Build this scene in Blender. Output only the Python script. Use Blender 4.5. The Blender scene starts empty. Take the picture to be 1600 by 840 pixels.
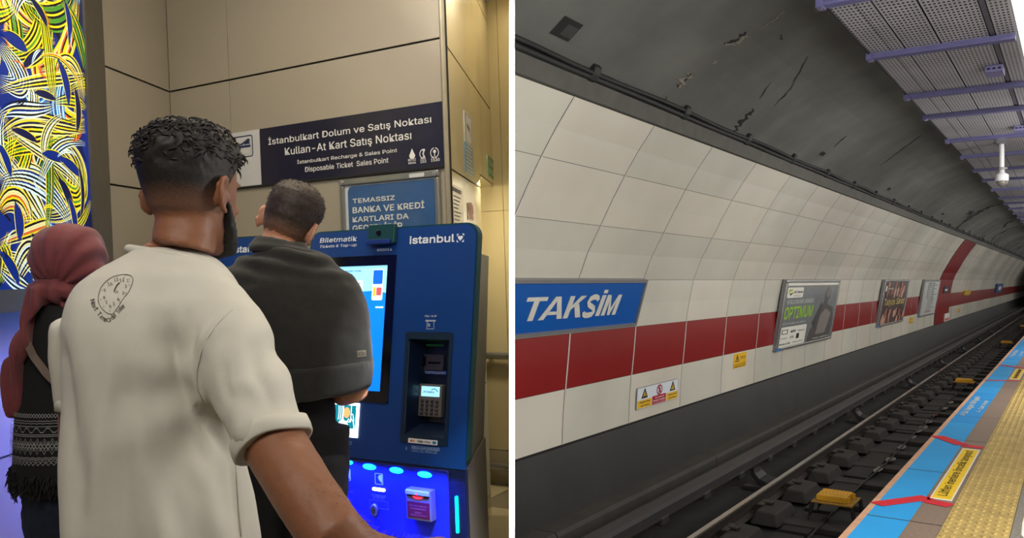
import bpy, bmesh, math, random
from mathutils import Vector, Matrix, noise
random.seed(7)
SC = bpy.context.scene
COL = SC.collection
V = Vector
F = 1290.0            # focal length in pixels of the 1600 px wide frame
HZ = 437.0            # image row of the tunnel's level horizon

# ---------------------------------------------------------------- materials
def lin(c):
    c = c / 255.0
    return c / 12.92 if c <= .04045 else ((c + .055) / 1.055) ** 2.4
def rgb(t): return (lin(t[0]), lin(t[1]), lin(t[2]), 1)
MATS = {}
def pm(name, col, rough=.5, metal=0., var=.08, scale=12., bump=0., coat=0., spec=.5, emit=0., col2=None, detail=4., bscale=None, sheen=0., sss=0.):
    if name in MATS: return MATS[name]
    m = bpy.data.materials.new(name); m.use_nodes = True
    nt = m.node_tree; N = nt.nodes; L = nt.links
    b = N['Principled BSDF']
    b.inputs['Roughness'].default_value = rough
    b.inputs['Metallic'].default_value = metal
    b.inputs['Specular IOR Level'].default_value = spec
    b.inputs['Coat Weight'].default_value = coat
    b.inputs['Coat Roughness'].default_value = .08
    if sheen: b.inputs['Sheen Weight'].default_value = sheen
    if sss:
        b.inputs['Subsurface Weight'].default_value = sss
        b.inputs['Subsurface Radius'].default_value = (.012, .005, .003)
        b.inputs['Subsurface Scale'].default_value = .5
    tc = N.new('ShaderNodeTexCoord'); no = N.new('ShaderNodeTexNoise')
    no.inputs['Scale'].default_value = scale; no.inputs['Detail'].default_value = detail
    L.new(tc.outputs['Object'], no.inputs['Vector'])
    cr = N.new('ShaderNodeValToRGB')
    c = rgb(col)
    if col2: a2 = rgb(col2); a1 = c
    else:
        a1 = tuple(min(1, x * (1 - var)) for x in c[:3]) + (1,)
        a2 = tuple(min(1, x * (1 + var)) for x in c[:3]) + (1,)
    cr.color_ramp.elements[0].color = a1; cr.color_ramp.elements[0].position = .3
    cr.color_ramp.elements[1].color = a2; cr.color_ramp.elements[1].position = .7
    L.new(no.outputs['Fac'], cr.inputs['Fac'])
    L.new(cr.outputs['Color'], b.inputs['Base Color'])
    if emit:
        L.new(cr.outputs['Color'], b.inputs['Emission Color'])
        b.inputs['Emission Strength'].default_value = emit
    if bump:
        n2 = N.new('ShaderNodeTexNoise'); n2.inputs['Scale'].default_value = bscale or scale * 3; n2.inputs['Detail'].default_value = 5
        L.new(tc.outputs['Object'], n2.inputs['Vector'])
        bp = N.new('ShaderNodeBump'); bp.inputs['Strength'].default_value = bump; bp.inputs['Distance'].default_value = .02
        L.new(n2.outputs['Fac'], bp.inputs['Height']); L.new(bp.outputs['Normal'], b.inputs['Normal'])
    MATS[name] = m
    return m

# ---------------------------------------------------------------- objects
def tag(o, label=None, cat=None, group=None, kind=None):
    if label: o['label'] = label
    if cat: o['category'] = cat
    if group: o['group'] = group
    if kind: o['kind'] = kind
    return o
def empty(name, loc, label=None, cat=None, group=None):
    o = bpy.data.objects.new(name, None); COL.objects.link(o); o.location = loc; o.empty_display_size = .1
    return tag(o, label, cat, group)
def origin_of(o):
    p = V((0, 0, 0))
    while o is not None: p = p + o.location; o = o.parent
    return p
class MB:
    """collects shapes (world coordinates) and links them as one mesh object"""
    def __init__(s): s.v = []; s.f = []; s.m = []
    def add(s, vs, fs, mi=0):
        k = len(s.v); s.v += [V(p) for p in vs]; s.f += [tuple(i + k for i in f) for f in fs]; s.m += [mi] * len(fs); return s
    def hexa(s, p, mi=0):      # 8 points: bottom loop 0-3, top loop 4-7
        return s.add(p, [(3,2,1,0),(4,5,6,7),(0,1,5,4),(1,2,6,5),(2,3,7,6),(3,0,4,7)], mi)
    def box(s, fr, x0, x1, y0, y1, z0, z1, mi=0):
        P = fr if callable(fr) else (lambda x, y, z: V((x, y, z)))
        return s.hexa([P(x0,y0,z0),P(x1,y0,z0),P(x1,y1,z0),P(x0,y1,z0),P(x0,y0,z1),P(x1,y0,z1),P(x1,y1,z1),P(x0,y1,z1)], mi)
    def prism(s, loop, d, mi=0):   # polygon (list of world points) extruded by vector d
        n = len(loop); a = [V(p) for p in loop]; b = [p + d for p in a]
        return s.add(a + b, [tuple(range(n))[::-1], tuple(range(n, 2*n))] + [(i, (i+1) % n, n + (i+1) % n, n + i) for i in range(n)], mi)
    def rings(s, rr, mi=0, cap=True, closed=True):
        n = len(rr[0]); vs = [p for r in rr for p in r]; fs = []
        for i in range(len(rr) - 1):
            for j in range(n if closed else n - 1):
                fs.append((i*n + j, i*n + (j+1) % n, (i+1)*n + (j+1) % n, (i+1)*n + j))
        if cap: fs += [tuple(range(n))[::-1], tuple(range((len(rr)-1)*n, len(rr)*n))]
        return s.add(vs, fs, mi)
    def tube(s, pts, r, n=8, mi=0, up=V((0,0,1)), flat=1.0):
        pts = [V(p) for p in pts]; rr = []
        for i, p in enumerate(pts):
            t = (pts[min(i+1, len(pts)-1)] - pts[max(i-1, 0)]).normalized()
            u = up if abs(t.dot(up)) < .95 else V((1, .1, 0))
            a = t.cross(u).normalized(); b = t.cross(a).normalized()
            q = r[i] if isinstance(r, (list, tuple)) else r
            rr.append([p + a * (q * math.cos(2*math.pi*k/n)) + b * (q * flat * math.sin(2*math.pi*k/n)) for k in range(n)])
        return s.rings(rr, mi)
    def lathe(s, base, axis, prof, n=20, mi=0):  # prof: (radius, height)
        axis = V(axis).normalized(); a = axis.orthogonal().normalized(); b = axis.cross(a)
        return s.rings([[V(base) + axis*h + a*(max(r, 1e-4)*math.cos(2*math.pi*k/n)) + b*(max(r, 1e-4)*math.sin(2*math.pi*k/n)) for k in range(n)] for r, h in prof], mi)
    def build(s, name, mats, parent=None, smooth=False, loc=None, bevel=0, clip=False, **tags):
        if not isinstance(mats, (list, tuple)): mats = [mats]
        if loc is None:
            if parent is not None: loc = origin_of(parent)
            else:
                xs = [p.x for p in s.v]; ys = [p.y for p in s.v]; zs = [p.z for p in s.v]
                loc = V(((min(xs)+max(xs))/2, (min(ys)+max(ys))/2, min(zs)))
        me = bpy.data.meshes.new(name); me.from_pydata([p - loc for p in s.v], [], s.f)
        for m in mats: me.materials.append(m)
        for p, mi in zip(me.polygons, s.m): p.material_index = mi
        bm = bmesh.new(); bm.from_mesh(me)
        if clip:
            bmesh.ops.bisect_plane(bm, geom=bm.verts[:] + bm.edges[:] + bm.faces[:], plane_co=V((.012 if clip != 'hall' else -.009, 0, 0)) - loc, plane_no=V((-1 if clip != 'hall' else 1, 0, 0)), clear_outer=True)
        bmesh.ops.recalc_face_normals(bm, faces=bm.faces[:])
        bm.to_mesh(me); bm.free()
        if smooth:
            for p in me.polygons: p.use_smooth = True
        o = bpy.data.objects.new(name, me); COL.objects.link(o)
        if parent is not None: o.parent = parent; o.location = loc - origin_of(parent)
        else: o.location = loc
        if bevel:
            md = o.modifiers.new('edge', 'BEVEL'); md.width = bevel; md.segments = 2; md.limit_method = 'ANGLE'; md.angle_limit = .7
        return tag(o, tags.get('label'), tags.get('cat'), tags.get('group'), tags.get('kind'))
def copy_tree(o, parent=None, shift=None):
    c = o.copy(); COL.objects.link(c)
    if parent is not None: c.parent = parent
    if shift is not None: c.location = o.location + shift
    for ch in o.children: copy_tree(ch, c)
    return c

# ---------------------------------------------------------------- lettering
TEXTS = {}
def _sans():
    import os
    try: return bpy.data.fonts.load(os.path.join(bpy.utils.system_resource('DATAFILES'), 'fonts', 'Inter.woff2'))
    except Exception: return None
SANS = _sans()
def text_geo(s, bold=0., shear=0., spacing=1.):
    k = (s, bold, shear, spacing)
    if k in TEXTS: return TEXTS[k]
    cu = bpy.data.curves.new('lettering', 'FONT'); cu.body = s; cu.size = 1; cu.shear = shear; cu.space_character = spacing
    cu.resolution_u = 3
    if SANS: cu.font = SANS
    o = bpy.data.objects.new('lettering', cu); COL.objects.link(o)
    me = bpy.data.meshes.new_from_object(o.evaluated_get(bpy.context.evaluated_depsgraph_get()))
    vs = [v.co.copy() for v in me.vertices]; fs = [tuple(p.vertices) for p in me.polygons]
    bpy.data.objects.remove(o); bpy.data.curves.remove(cu); bpy.data.meshes.remove(me)
    x0 = min(v.x for v in vs); x1 = max(v.x for v in vs); y0 = min(v.y for v in vs); y1 = max(v.y for v in vs)
    TEXTS[k] = (vs, fs, x0, x1, y0, y1)
    return TEXTS[k]
class Plane:
    """a flat face in the world: origin o, axes x (right) and y (up), n towards the viewer"""
    def __init__(s, o, x, y):
        s.o = V(o); s.x = V(x).normalized(); s.y = V(y).normalized(); s.n = s.x.cross(s.y).normalized()
    def __call__(s, x, y, z=0.): return s.o + s.x*x + s.y*y + s.n*z
    def px(s, u, v):            # where the sight line of an image point meets the face
        r = V(((u-800)/F, 1, (HZ-v)/F)); t = s.o.dot(s.n) / r.dot(s.n); p = r*t - s.o
        return p.dot(s.x), p.dot(s.y)
    def off(s, d): return Plane(s.o + s.n*d, s.x, s.y)
def put_text(mb, pl, s, x0, x1, y0, y1, z=.002, mi=0, bold=0., shear=0., spacing=1.):
    """letters of s filling the box x0..x1, y0..y1 on the face"""
    vs, fs, a, b, c, d = text_geo(s, 0., shear, spacing)
    if bold:     # heavier letters: the outline set several times a hair apart
        h = bold*(y1-y0)/(d-c)*.6
        for k_, (dx, dy) in enumerate(((-h,-h),(h,-h),(-h,h),(h,h),(0,h),(0,-h))):
            mb.add([pl(x0+h + (v.x-a)/(b-a)*(x1-x0-2*h) + dx, y0+h + (v.y-c)/(d-c)*(y1-y0-2*h) + dy, z + (1 if z >= 0 else -1)*.00025*k_) for v in vs], fs, mi)
        return
    mb.add([pl(x0 + (v.x-a)/(b-a)*(x1-x0), y0 + (v.y-c)/(d-c)*(y1-y0), z) for v in vs], fs, mi)
def rrect(x0, x1, y0, y1, r, n=5):
    out = []
    for cx, cy, a in ((x1-r, y0+r, -90), (x1-r, y1-r, 0), (x0+r, y1-r, 90), (x0+r, y0+r, 180)):
        for k in range(n+1):
            t = math.radians(a + 90*k/n); out.append((cx + r*math.cos(t), cy + r*math.sin(t)))
    return out
def plate(mb, pl, loop, z0, z1, mi=0):
    mb.prism([pl(x, y, z0) for x, y in loop], pl.n*(z1-z0), mi)
def ring_plate(mb, pl, outer, inner, z0, z1, mi=0):
    n = len(outer)
    vs = [pl(x, y, z) for z in (z0, z1) for lp in (outer, inner) for x, y in lp]
    fs = []
    for i in range(n):
        j = (i+1) % n
        fs += [(2*n+i, 2*n+j, 3*n+j, 3*n+i), (i, n+i, n+j, j), (i, j, 2*n+j, 2*n+i), (n+i, 3*n+i, 3*n+j, n+j)]
    mb.add(vs, fs, mi)
def disc(cx, cy, r, n=24, ry=None): return [(cx + r*math.cos(2*math.pi*k/n), cy + (ry or r)*math.sin(2*math.pi*k/n)) for k in range(n)]
def stroke(mb, pl, pts, w, z=.003, mi=0, taper=False):
    """a flat painted line of width w through 2-D points of a face"""
    n = len(pts); L_ = []; R_ = []
    for i, p in enumerate(pts):
        a = pts[max(i-1, 0)]; b = pts[min(i+1, n-1)]; dx = b[0]-a[0]; dy = b[1]-a[1]; q = math.hypot(dx, dy) or 1
        h = w/2 * (math.sin(math.pi*(i+.35)/(n-.3)) if taper else 1)
        L_.append(pl(p[0]-dy/q*h, p[1]+dx/q*h, z)); R_.append(pl(p[0]+dy/q*h, p[1]-dx/q*h, z))
    mb.add(L_ + R_, [(i, i+1, n+i+1, n+i) for i in range(n-1)], mi)
def arc(cx, cy, r, a0, a1, n=14, ry=None):
    return [(cx + r*math.cos(math.radians(a0+(a1-a0)*k/(n-1))), cy + (ry or r)*math.sin(math.radians(a0+(a1-a0)*k/(n-1)))) for k in range(n)]

# ---------------------------------------------------------------- camera
cam = bpy.data.cameras.new('camera'); co = bpy.data.objects.new('camera', cam); COL.objects.link(co)
co.location = (0, 0, 0); co.rotation_euler = (math.pi/2, 0, 0)
cam.sensor_width = 36; cam.lens = 36*F/1600; cam.shift_y = (HZ-420)/1600; cam.clip_start = .05; cam.clip_end = 300
SC.camera = co
SC.view_settings.view_transform = 'Standard'; SC.view_settings.look = 'None'; SC.view_settings.exposure = 0; SC.view_settings.gamma = 1
SC.view_settings.use_curve_mapping = False
SC.cycles.use_denoising = True; SC.cycles.max_bounces = 8; SC.cycles.caustics_reflective = False; SC.cycles.caustics_refractive = False
SC.cycles.sample_clamp_indirect = 4
w = bpy.data.worlds.new('world'); SC.world = w; w.use_nodes = True
w.node_tree.nodes['Background'].inputs['Color'].default_value = (.02, .02, .02, 1); w.node_tree.nodes['Background'].inputs['Strength'].default_value = 1

def area(name, loc, target, sx, sy, power, col=(1,1,1), spread=180):
    l = bpy.data.lights.new(name, 'AREA'); l.shape = 'RECTANGLE'; l.size = sx; l.size_y = sy; l.energy = power; l.color = col; l.spread = math.radians(spread)
    o = bpy.data.objects.new(name, l); COL.objects.link(o); o.location = loc
    o.rotation_euler = (V(target) - V(loc)).to_track_quat('-Z', 'Y').to_euler()
    return o
# ================================================================ the metro tunnel
A = V((880, 1290, 0)).normalized()         # along the track
CD = V((-A.y, A.x, 0))                     # across the track, towards the tiled wall
UP = V((0, 0, 1))
def T(s, c, z): return A*s + CD*c + UP*z
ORD = 'nearest second third fourth fifth sixth seventh eighth ninth tenth eleventh twelfth thirteenth fourteenth fifteenth sixteenth seventeenth eighteenth nineteenth twentieth twenty-first twenty-second twenty-third twenty-fourth twenty-fifth twenty-sixth twenty-seventh twenty-eighth twenty-ninth thirtieth'.split()
def tray(u, v):
    r = V(((u-800)/F, 1, (HZ-v)/F)); return r.dot(A), r.dot(CD), r.z

M_white = pm('enamel_white', (212, 205, 192), rough=.3, var=.07, scale=.9, coat=.15)
M_white2 = pm('enamel_white_cool', (203, 200, 187), rough=.33, var=.08, scale=.9, coat=.15)
M_red = pm('enamel_red', (136, 27, 27), rough=.32, var=.06, scale=1.2, coat=.15)
M_joint = pm('panel_joint_dark', (62, 60, 56), rough=.8)
M_jtrim = pm('panel_joint_trim', (205, 198, 190), rough=.45)
M_ledge = pm('ledge_grey', (80, 79, 74), rough=.7, var=.15, scale=5)
M_cable = pm('cable_black', (30, 31, 31), rough=.6)
M_vault = pm('vault_concrete', (105, 106, 102), col2=(85, 86, 83), rough=.85, scale=1.1, bump=.25, bscale=7)
M_crack = pm('crack_dark', (27, 26, 25), rough=.95)
M_patch = pm('concrete_patch_pale', (128, 122, 112), rough=.9, var=.2, scale=9)
M_plinth = pm('plinth_dark', (40, 39, 38), col2=(30, 29, 28), rough=.62, scale=1.6, bump=.15, bscale=10)
M_plinth2 = pm('kerb_top', (62, 59, 56), rough=.8, var=.15, scale=4)
M_bed = pm('track_bed', (22, 21, 21), col2=(38, 37, 36), rough=.8, scale=2.3, bump=.4, bscale=9)
M_sleeper = pm('sleeper_grimy', (42, 38, 36), rough=.8, var=.2, scale=6, bump=.2)
M_rust = pm('rail_side', (50, 42, 38), rough=.6, var=.15, scale=8)
M_railtop = pm('rail_head_polished', (165, 158, 150), rough=.22, metal=.9, var=.1, scale=6)
M_third = pm('third_rail_cover', (48, 46, 46), rough=.55, var=.12, scale=5)
M_yellow = pm('tread_yellow', (214, 160, 30), rough=.5, var=.15, scale=9, bump=.1)
M_steel_dark = pm('dark_steel', (50, 47, 44), rough=.55, metal=.4)

WALL = [(4.40,-1.71),(4.388,-1.42),(4.365,-1.13),(4.335,-.84),(4.31,-.555),(4.265,-.28),(4.205,0.),(4.095,.28),(3.95,.545),(3.82,.79),(3.68,1.03),(3.53,1.26),(3.36,1.49)]
S0, PITCH = 7.38, 1.545
RIB0, RIB1 = 34.6, 38.75
b = MB()
cols = [S0 + PITCH*k for k in range(-2, 62)]
def wallpt(s, i, d=0.):
    a = WALL[max(i-1, 0)]; e = WALL[min(i+1, len(WALL)-1)]
    tx, tz = e[0]-a[0], e[1]-a[1]; q = math.hypot(tx, tz)
    return T(s, WALL[i][0] - tz/q*d, WALL[i][1] + tx/q*d)
rng = random.Random(3)
segs = []
for s in cols:
    e = s + PITCH
    if s < RIB0 < e: segs.append((s, RIB0)); continue
    if s > RIB0 - .01 and e < RIB1: continue
    if s < RIB1 < e: segs.append((RIB1, e)); continue
    if s < RIB0 or s >= RIB1: segs.append((s, e))
G = .017
for s, e in segs:
    for row in range(6):
        mi = 1 if row == 1 else (0 if rng.random() < .6 else 2)
        i0 = row*2
        pts = [[wallpt(q, i, 0) for i in (i0, i0+1, i0+2)] for q in (s+G, e-G)]
        # thin horizontal gap: pull the ends in a little
        for col in pts:
            g0 = (col[1]-col[0]).normalized(); g2 = (col[1]-col[2]).normalized()
            col[0] = col[0] + g0*.0022; col[2] = col[2] + g2*.0022
        b.add(pts[0] + pts[1], [(0,1,4,3),(1,2,5,4)], mi)
    # dark backing and the pale joint strip
    b.add([wallpt(s - G*1.5, i, -.012) for i in range(13)] + [wallpt(e + G*1.5, i, -.012) for i in range(13)], [(i, i+1, 14+i, 13+i) for i in range(12)], 3)
    for q0, q1 in ((e-.010, e+.014),):
        b.add([wallpt(q0, i, .002) for i in range(13)] + [wallpt(q1, i, .002) for i in range(13)], [(i, i+1, 14+i, 13+i) for i in range(12)], 4)
b.build('wall_tunnel', [M_white, M_red, M_white2, M_joint, M_jtrim], clip=True, kind='structure')
# red rib
b = MB()
n = 9
for k in range(n):
    q0 = RIB0 + (RIB1-RIB0)*k/n + .006; q1 = RIB0 + (RIB1-RIB0)*(k+1)/n - .006
    b.add([wallpt(q0, i, .02) for i in range(13)] + [wallpt(q1, i, .02) for i in range(13)], [(i, i+1, 14+i, 13+i) for i in range(12)], 0)
b.add([wallpt(RIB0, i, .012) for i in range(13)] + [wallpt(RIB1, i, .012) for i in range(13)], [(i, i+1, 14+i, 13+i) for i in range(12)], 1)
b.build('trim_1', [M_red, M_joint], kind='structure')

# ledge above the panels
SEND = 106.
b = MB()
LED = [(3.40,1.485),(3.335,1.50),(3.30,1.64),(3.36,1.66)]
b.rings([[T(3.2, c, z) for c, z in LED], [T(SEND, c, z) for c, z in LED]])
b.build('trim_2', M_ledge, clip=True, kind='structure')

# vault
VA = [(3.36,1.655),(3.2,1.80),(2.96,1.985),(2.72,2.14),(2.5,2.26),(2.2,2.385),(1.9,2.475),(1.6,2.535),(1.2,2.57),(.6,2.58),(-.2,2.55),(-1.2,2.35),(-2.2,1.9)]
def vpx(u, v):
    s, c, z = tray(u, v)
    for (c0, z0), (c1, z1) in zip(VA, VA[1:]):
        # intersect ray c/z with segment
        d = (c1-c0)*z - (z1-z0)*c
        if abs(d) < 1e-9: continue
        t = (z0*c - c0*z)/d
        if 0 <= t <= 1:
            cc = c0+(c1-c0)*t
            return s*cc/c, cc, z0+(z1-z0)*t
    return None
def vnorm(c):
    for (c0, z0), (c1, z1) in zip(VA, VA[1:]):
        if c1 <= c <= c0:
            q = math.hypot(c1-c0, z1-z0); return ((z1-z0)/q*-1, (c1-c0)/q)
    return (0, -1)
b = MB()
ss = [3.0 + 1.5*k for k in range(70)]
rr = []
for s in ss: rr.append([T(s, c, z) for c, z in VA])
b.rings(rr, 0, cap=False, closed=False)
def vstrip(pts, wmax, mi, seed, rough=.4):
    """ragged strip along image points lying on the vault"""
    rg = random.Random(seed); P = []
    for (u0, v0), (u1, v1) in zip(pts, pts[1:]):
        for k in range(7):
            t = k/7; q = vpx(u0+(u1-u0)*t, v0+(v1-v0)*t)
            if q: P.append(q)
    L_, R_ = [], []
    for i, (s, c, z) in enumerate(P):
        s += rg.uniform(-1, 1)*wmax*rough
        w_ = wmax*(.25+.75*rg.random())*(math.sin(math.pi*(i+.4)/(len(P)-.2)))**.5
        nc, nz = vnorm(c); nc *= .006; nz *= .006
        L_.append(T(s-w_/2, c+nc, z+nz)); R_.append(T(s+w_/2, c+nc, z+nz))
    n = len(L_)
    b.add(L_+R_, [(i, i+1, n+i+1, n+i) for i in range(n-1)], mi)
vstrip([(1178,170),(1160,188),(1142,212)], .17, 1, 1); vstrip([(1140,214),(1127,233)], .05, 1, 2)
vstrip([(1204,128),(1184,158)], .03, 1, 12)
vstrip([(1167,50),(1150,62),(1127,69)], .10, 1, 3); vstrip([(1170,55),(1150,66),(1130,71)], .14, 2, 31)
vstrip([(1082,111),(1066,126),(1055,138)], .16, 2, 4); vstrip([(1081,113),(1066,127),(1056,138)], .05, 1, 41)
vstrip([(1226,15),(1205,33),(1185,46)], .05, 2, 5); vstrip([(1282,10),(1272,18)], .2, 2, 6)
vstrip([(1042,150),(1030,170)], .06, 1, 7); vstrip([(1222,55),(1219,62)], .1, 1, 8)
vstrip([(1262,88),(1235,138),(1205,170)], .05, 1, 21)
vstrip([(1120,95),(1112,100)], .06, 2, 9)
vstrip([(1482,366),(1505,347),(1531,330),(1548,322),(1567,318)], .8, 1, 10, .15)
vstrip([(1429,325),(1420,332)], .25, 1, 11); vstrip([(1510,345),(1520,330),(1507,335)], .9, 1, 13)
vstrip([(1524,383),(1541,365)], .8, 1, 14); vstrip([(1563,358),(1575,347),(1587,342)], 1.1, 1, 15)
vstrip([(1538,388),(1556,368),(1577,357),(1598,352)], .8, 1, 16, .2)
vstrip([(1567,398),(1582,384),(1600,376)], .5, 1, 17, .2); vstrip([(1588,390),(1600,383)], 1., 1, 18)
vstrip([(1322,212),(1300,232)], .06, 1, 19); vstrip([(1440,210),(1400,240),(1370,262)], .05, 1, 20)
# square recess and small slots cast into the concrete
def vrect(u0, v0, ds, dc, mi, d=.004):
    q = vpx(u0, v0); s, c, z = q; nc, nz = vnorm(c); tc, tz = -nz, nc
    P = [T(s+a*ds + b_*0, c + tc*b_*dc + nc*d, z + tz*b_*dc + nz*d) for a, b_ in ((-.5,-.5),(.5,-.5),(.5,.5),(-.5,.5))]
    b.add(P, [(0,1,2,3)], mi)
q = vpx(885, 45)
vrect(885, 45, .27, .17, 1)
vrect(889, 49, .15, .10, 3, .005)
for (u, v), ds in (((1285,240),.22),((1389,295),.22),((1473,334),.4),((1515,361),.4)):
    vrect(u, v, ds, .07, 1); 
b.build('ceiling_tunnel', [M_vault, M_crack, M_patch, pm('recess_dark_grey', (55,54,52), rough=.9)], smooth=False, clip=True, kind='structure')

# cable run with clamps
root = empty('cable_run', T(20, 3.28, 1.62), 'bundle of black cables clamped above the white tiled tunnel wall', 'cable')
for c, z, r in ((3.285,1.665,.026),(3.30,1.725,.024),(3.255,1.70,.02)):
    m = MB(); pts = []
    k = 0; s = 3.4
    while s < SEND:
        sag = .018*math.sin(s*2.1 + c*40) ; pts.append(T(s, c, z + sag*(.6 if r < .026 else .25))); s += .55 if s < 40 else 4
    m.tube(pts, r, 6); o = m.build('cable', M_cable, root, smooth=True, clip=True)
for k in range(46):
    s = 5.93 + 1.93*k*1.0
    m = MB()
    lp = [(3.31,1.63),(3.27,1.64),(3.235,1.68),(3.215,1.735),(3.245,1.775),(3.29,1.755)]
    m.prism([T(s, c, z) for c, z in lp], A*.11)
    m.build('clamp', M_cable, root, bevel=.01)

# ---------------------------------------------------------------- plinth, kerb, bed
b = MB()
b.add([T(2.5,4.43,-1.725),T(SEND,4.43,-1.725),T(SEND,4.40,-1.735),T(2.5,4.40,-1.735),T(2.5,4.27,-2.42),T(SEND,4.27,-2.42),T(2.5,4.43,-1.69),T(SEND,4.43,-1.69)], [(6,7,1,0),(0,1,2,3),(3,2,5,4)], 0)
b.add([T(2.5,4.41,-1.70),T(SEND,4.41,-1.70),T(SEND,4.41,-1.745),T(2.5,4.41,-1.745)], [(0,1,2,3)], 2)
lp = [(4.35,-2.8),(4.35,-2.40),(4.07,-2.40),(4.05,-2.44),(4.05,-2.8)]
s = 2.5; k = 0
while s < SEND:
    e = s + 4.2; b.rings([[T(s+.01, c, z) for c, z in lp], [T(e-.01, c, z + .0) for c, z in lp]], 1); s = e
b.build('wall_plinth', [M_plinth, M_plinth2, M_crack], clip=True, kind='structure')
b = MB()
b.add([T(2,4.3,-2.76),T(SEND,4.3,-2.76),T(SEND,.9,-2.76),T(2,.9,-2.76)], [(0,1,2,3)], 0)
# low concrete slab strips and the drain slot between the rails
for s in range(3, 60):
    r = random.Random(s)
    b.box(lambda x, y, z: T(x, y, z), s+.02+r.random()*.1, s+.93, 2.36, 2.66, -2.76, -2.715 + r.random()*.012, 0)
b.build('floor_track', [M_bed], clip=True, kind='structure')

# sleepers
sl = empty('sleeper', T(9.57-1.165*3, 2.4, -2.76), 'grimy sleeper', 'sleeper')
s_ = 9.57 - 1.165*3
m = MB()
m.box(T, s_-.30, s_-.02, 1.30, 3.18, -2.76, -2.692); m.build('crosstie', M_sleeper, sl, bevel=.012)
m = MB()
P = [T(s_-.47,2.68,-2.72),T(s_+.28,2.68,-2.72),T(s_+.28,3.01,-2.72),T(s_-.47,3.01,-2.72),T(s_-.40,2.735,-2.59),T(s_+.22,2.735,-2.59),T(s_+.22,2.95,-2.575),T(s_-.40,2.95,-2.575)]
m.hexa(P); m.build('rail_chair', M_sleeper, sl, bevel=.02)
m = MB()
m.box(T, s_-.2, s_+.08, 2.93, 3.01, -2.60, -2.555); m.box(T, s_-.1, s_-.02, 2.86, 2.97, -2.58, -2.545); m.build('rail_clip', M_steel_dark, sl, bevel=.01)
m = MB()
P = [T(s_-.40,3.16,-2.72),T(s_+.24,3.16,-2.72),T(s_+.24,3.25,-2.74),T(s_-.40,3.25,-2.74),T(s_-.34,3.162,-2.60),T(s_+.18,3.162,-2.60),T(s_+.18,3.22,-2.62),T(s_-.34,3.22,-2.62)]
m.hexa(P); m.build('rail_chair', M_sleeper, sl, bevel=.02)
NS = 52
for k in range(NS):
    o = sl if k == 0 else copy_tree(sl, None, A*(1.165*k))
    o['group'] = 'sleepers under the rail'
    w = ('%s sleeper along the track, counted away from the bottom edge' % ORD[k]) if k < len(ORD) else 'small dark sleeper far down the track beyond the yellow step boards'
    o['label'] = w
# running rails
def rail(c, label, s0=2.0):
    r = empty('running_rail', T(20, c, -2.72), label, 'rail')
    m = MB(); lp = [(.07,-2.688),(.07,-2.675),(.012,-2.655),(.012,-2.56),(.034,-2.54),(.036,-2.508),(-.036,-2.508),(-.034,-2.54),(-.012,-2.56),(-.012,-2.655),(-.07,-2.675),(-.07,-2.688)]
    m.rings([[T(s0, c+a, z) for a, z in lp], [T(SEND, c+a, z) for a, z in lp]]); m.build('rail_body', M_rust, r, clip=True)
    m = MB(); lp = [(.034,-2.509),(.028,-2.498),(-.028,-2.498),(-.034,-2.509)]
    m.rings([[T(s0, c+a, z) for a, z in lp], [T(SEND, c+a, z) for a, z in lp]]); m.build('rail_head', M_railtop, r, clip=True)
rail(3.085, 'shiny topped running rail crossing the dark track diagonally')
rail(1.62, 'running rail close under the platform edge, mostly hidden')

# third rail: cover beam, tabs, curved feet
r = empty('third_rail', T(20, 3.5, -2.76), 'dark covered power rail on curved brackets beside the kerb', 'rail')
m = MB(); lp = [(3.66,-2.40),(3.66,-2.305),(3.60,-2.28),(3.47,-2.28),(3.43,-2.305),(3.43,-2.375)]
m.rings([[T(2, c, z) for c, z in lp], [T(SEND, c, z) for c, z in lp]]); m.build('cover', M_third, r, clip=True)
m = MB(); lp = [(3.60,-2.47),(3.60,-2.40),(3.50,-2.40),(3.50,-2.47)]
m.rings([[T(2, c, z) for c, z in lp], [T(SEND, c, z) for c, z in lp]]); m.build('conductor', M_steel_dark, r, clip=True)
m = MB(); lp = [(3.42,-2.372),(3.405,-2.372),(3.405,-2.392),(3.66,-2.392),(3.66,-2.377)]
m.rings([[T(2, c, z) for c, z in lp], [T(SEND, c, z) for c, z in lp]]); m.build('flange', M_rust, r, clip=True)
for k in range(40):
    s = 5.4 + 1.16*k; m = MB()
    m.box(T, s-.09, s+.09, 3.395, 3.52, -2.455, -2.37); m.build('tab', M_third, r, bevel=.012)
for k in range(9):
    s = 4.9 + 6.1*k; m = MB()
    pth = [(3.56,-2.40),(3.555,-2.50),(3.53,-2.58),(3.46,-2.65),(3.36,-2.685),(3.28,-2.695)]
    w0 = .13
    R_ = []
    for i, (c, z) in enumerate(pth):
        a = pth[max(i-1,0)]; e = pth[min(i+1,len(pth)-1)]; q = math.hypot(e[0]-a[0], e[1]-a[1]); nx, nz = -(e[1]-a[1])/q*.035, (e[0]-a[0])/q*.035
        ww = w0*(1+.5*(i/5)); R_.append([T(s-ww, c+nx, z+nz), T(s+ww, c+nx, z+nz), T(s+ww, c-nx, z-nz), T(s-ww, c-nx, z-nz)])
    m.rings(R_); m.box(T, s-.3, s+.3, 3.26, 3.62, -2.76, -2.70); m.build('bracket_foot', M_third, r, bevel=.01)

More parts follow.
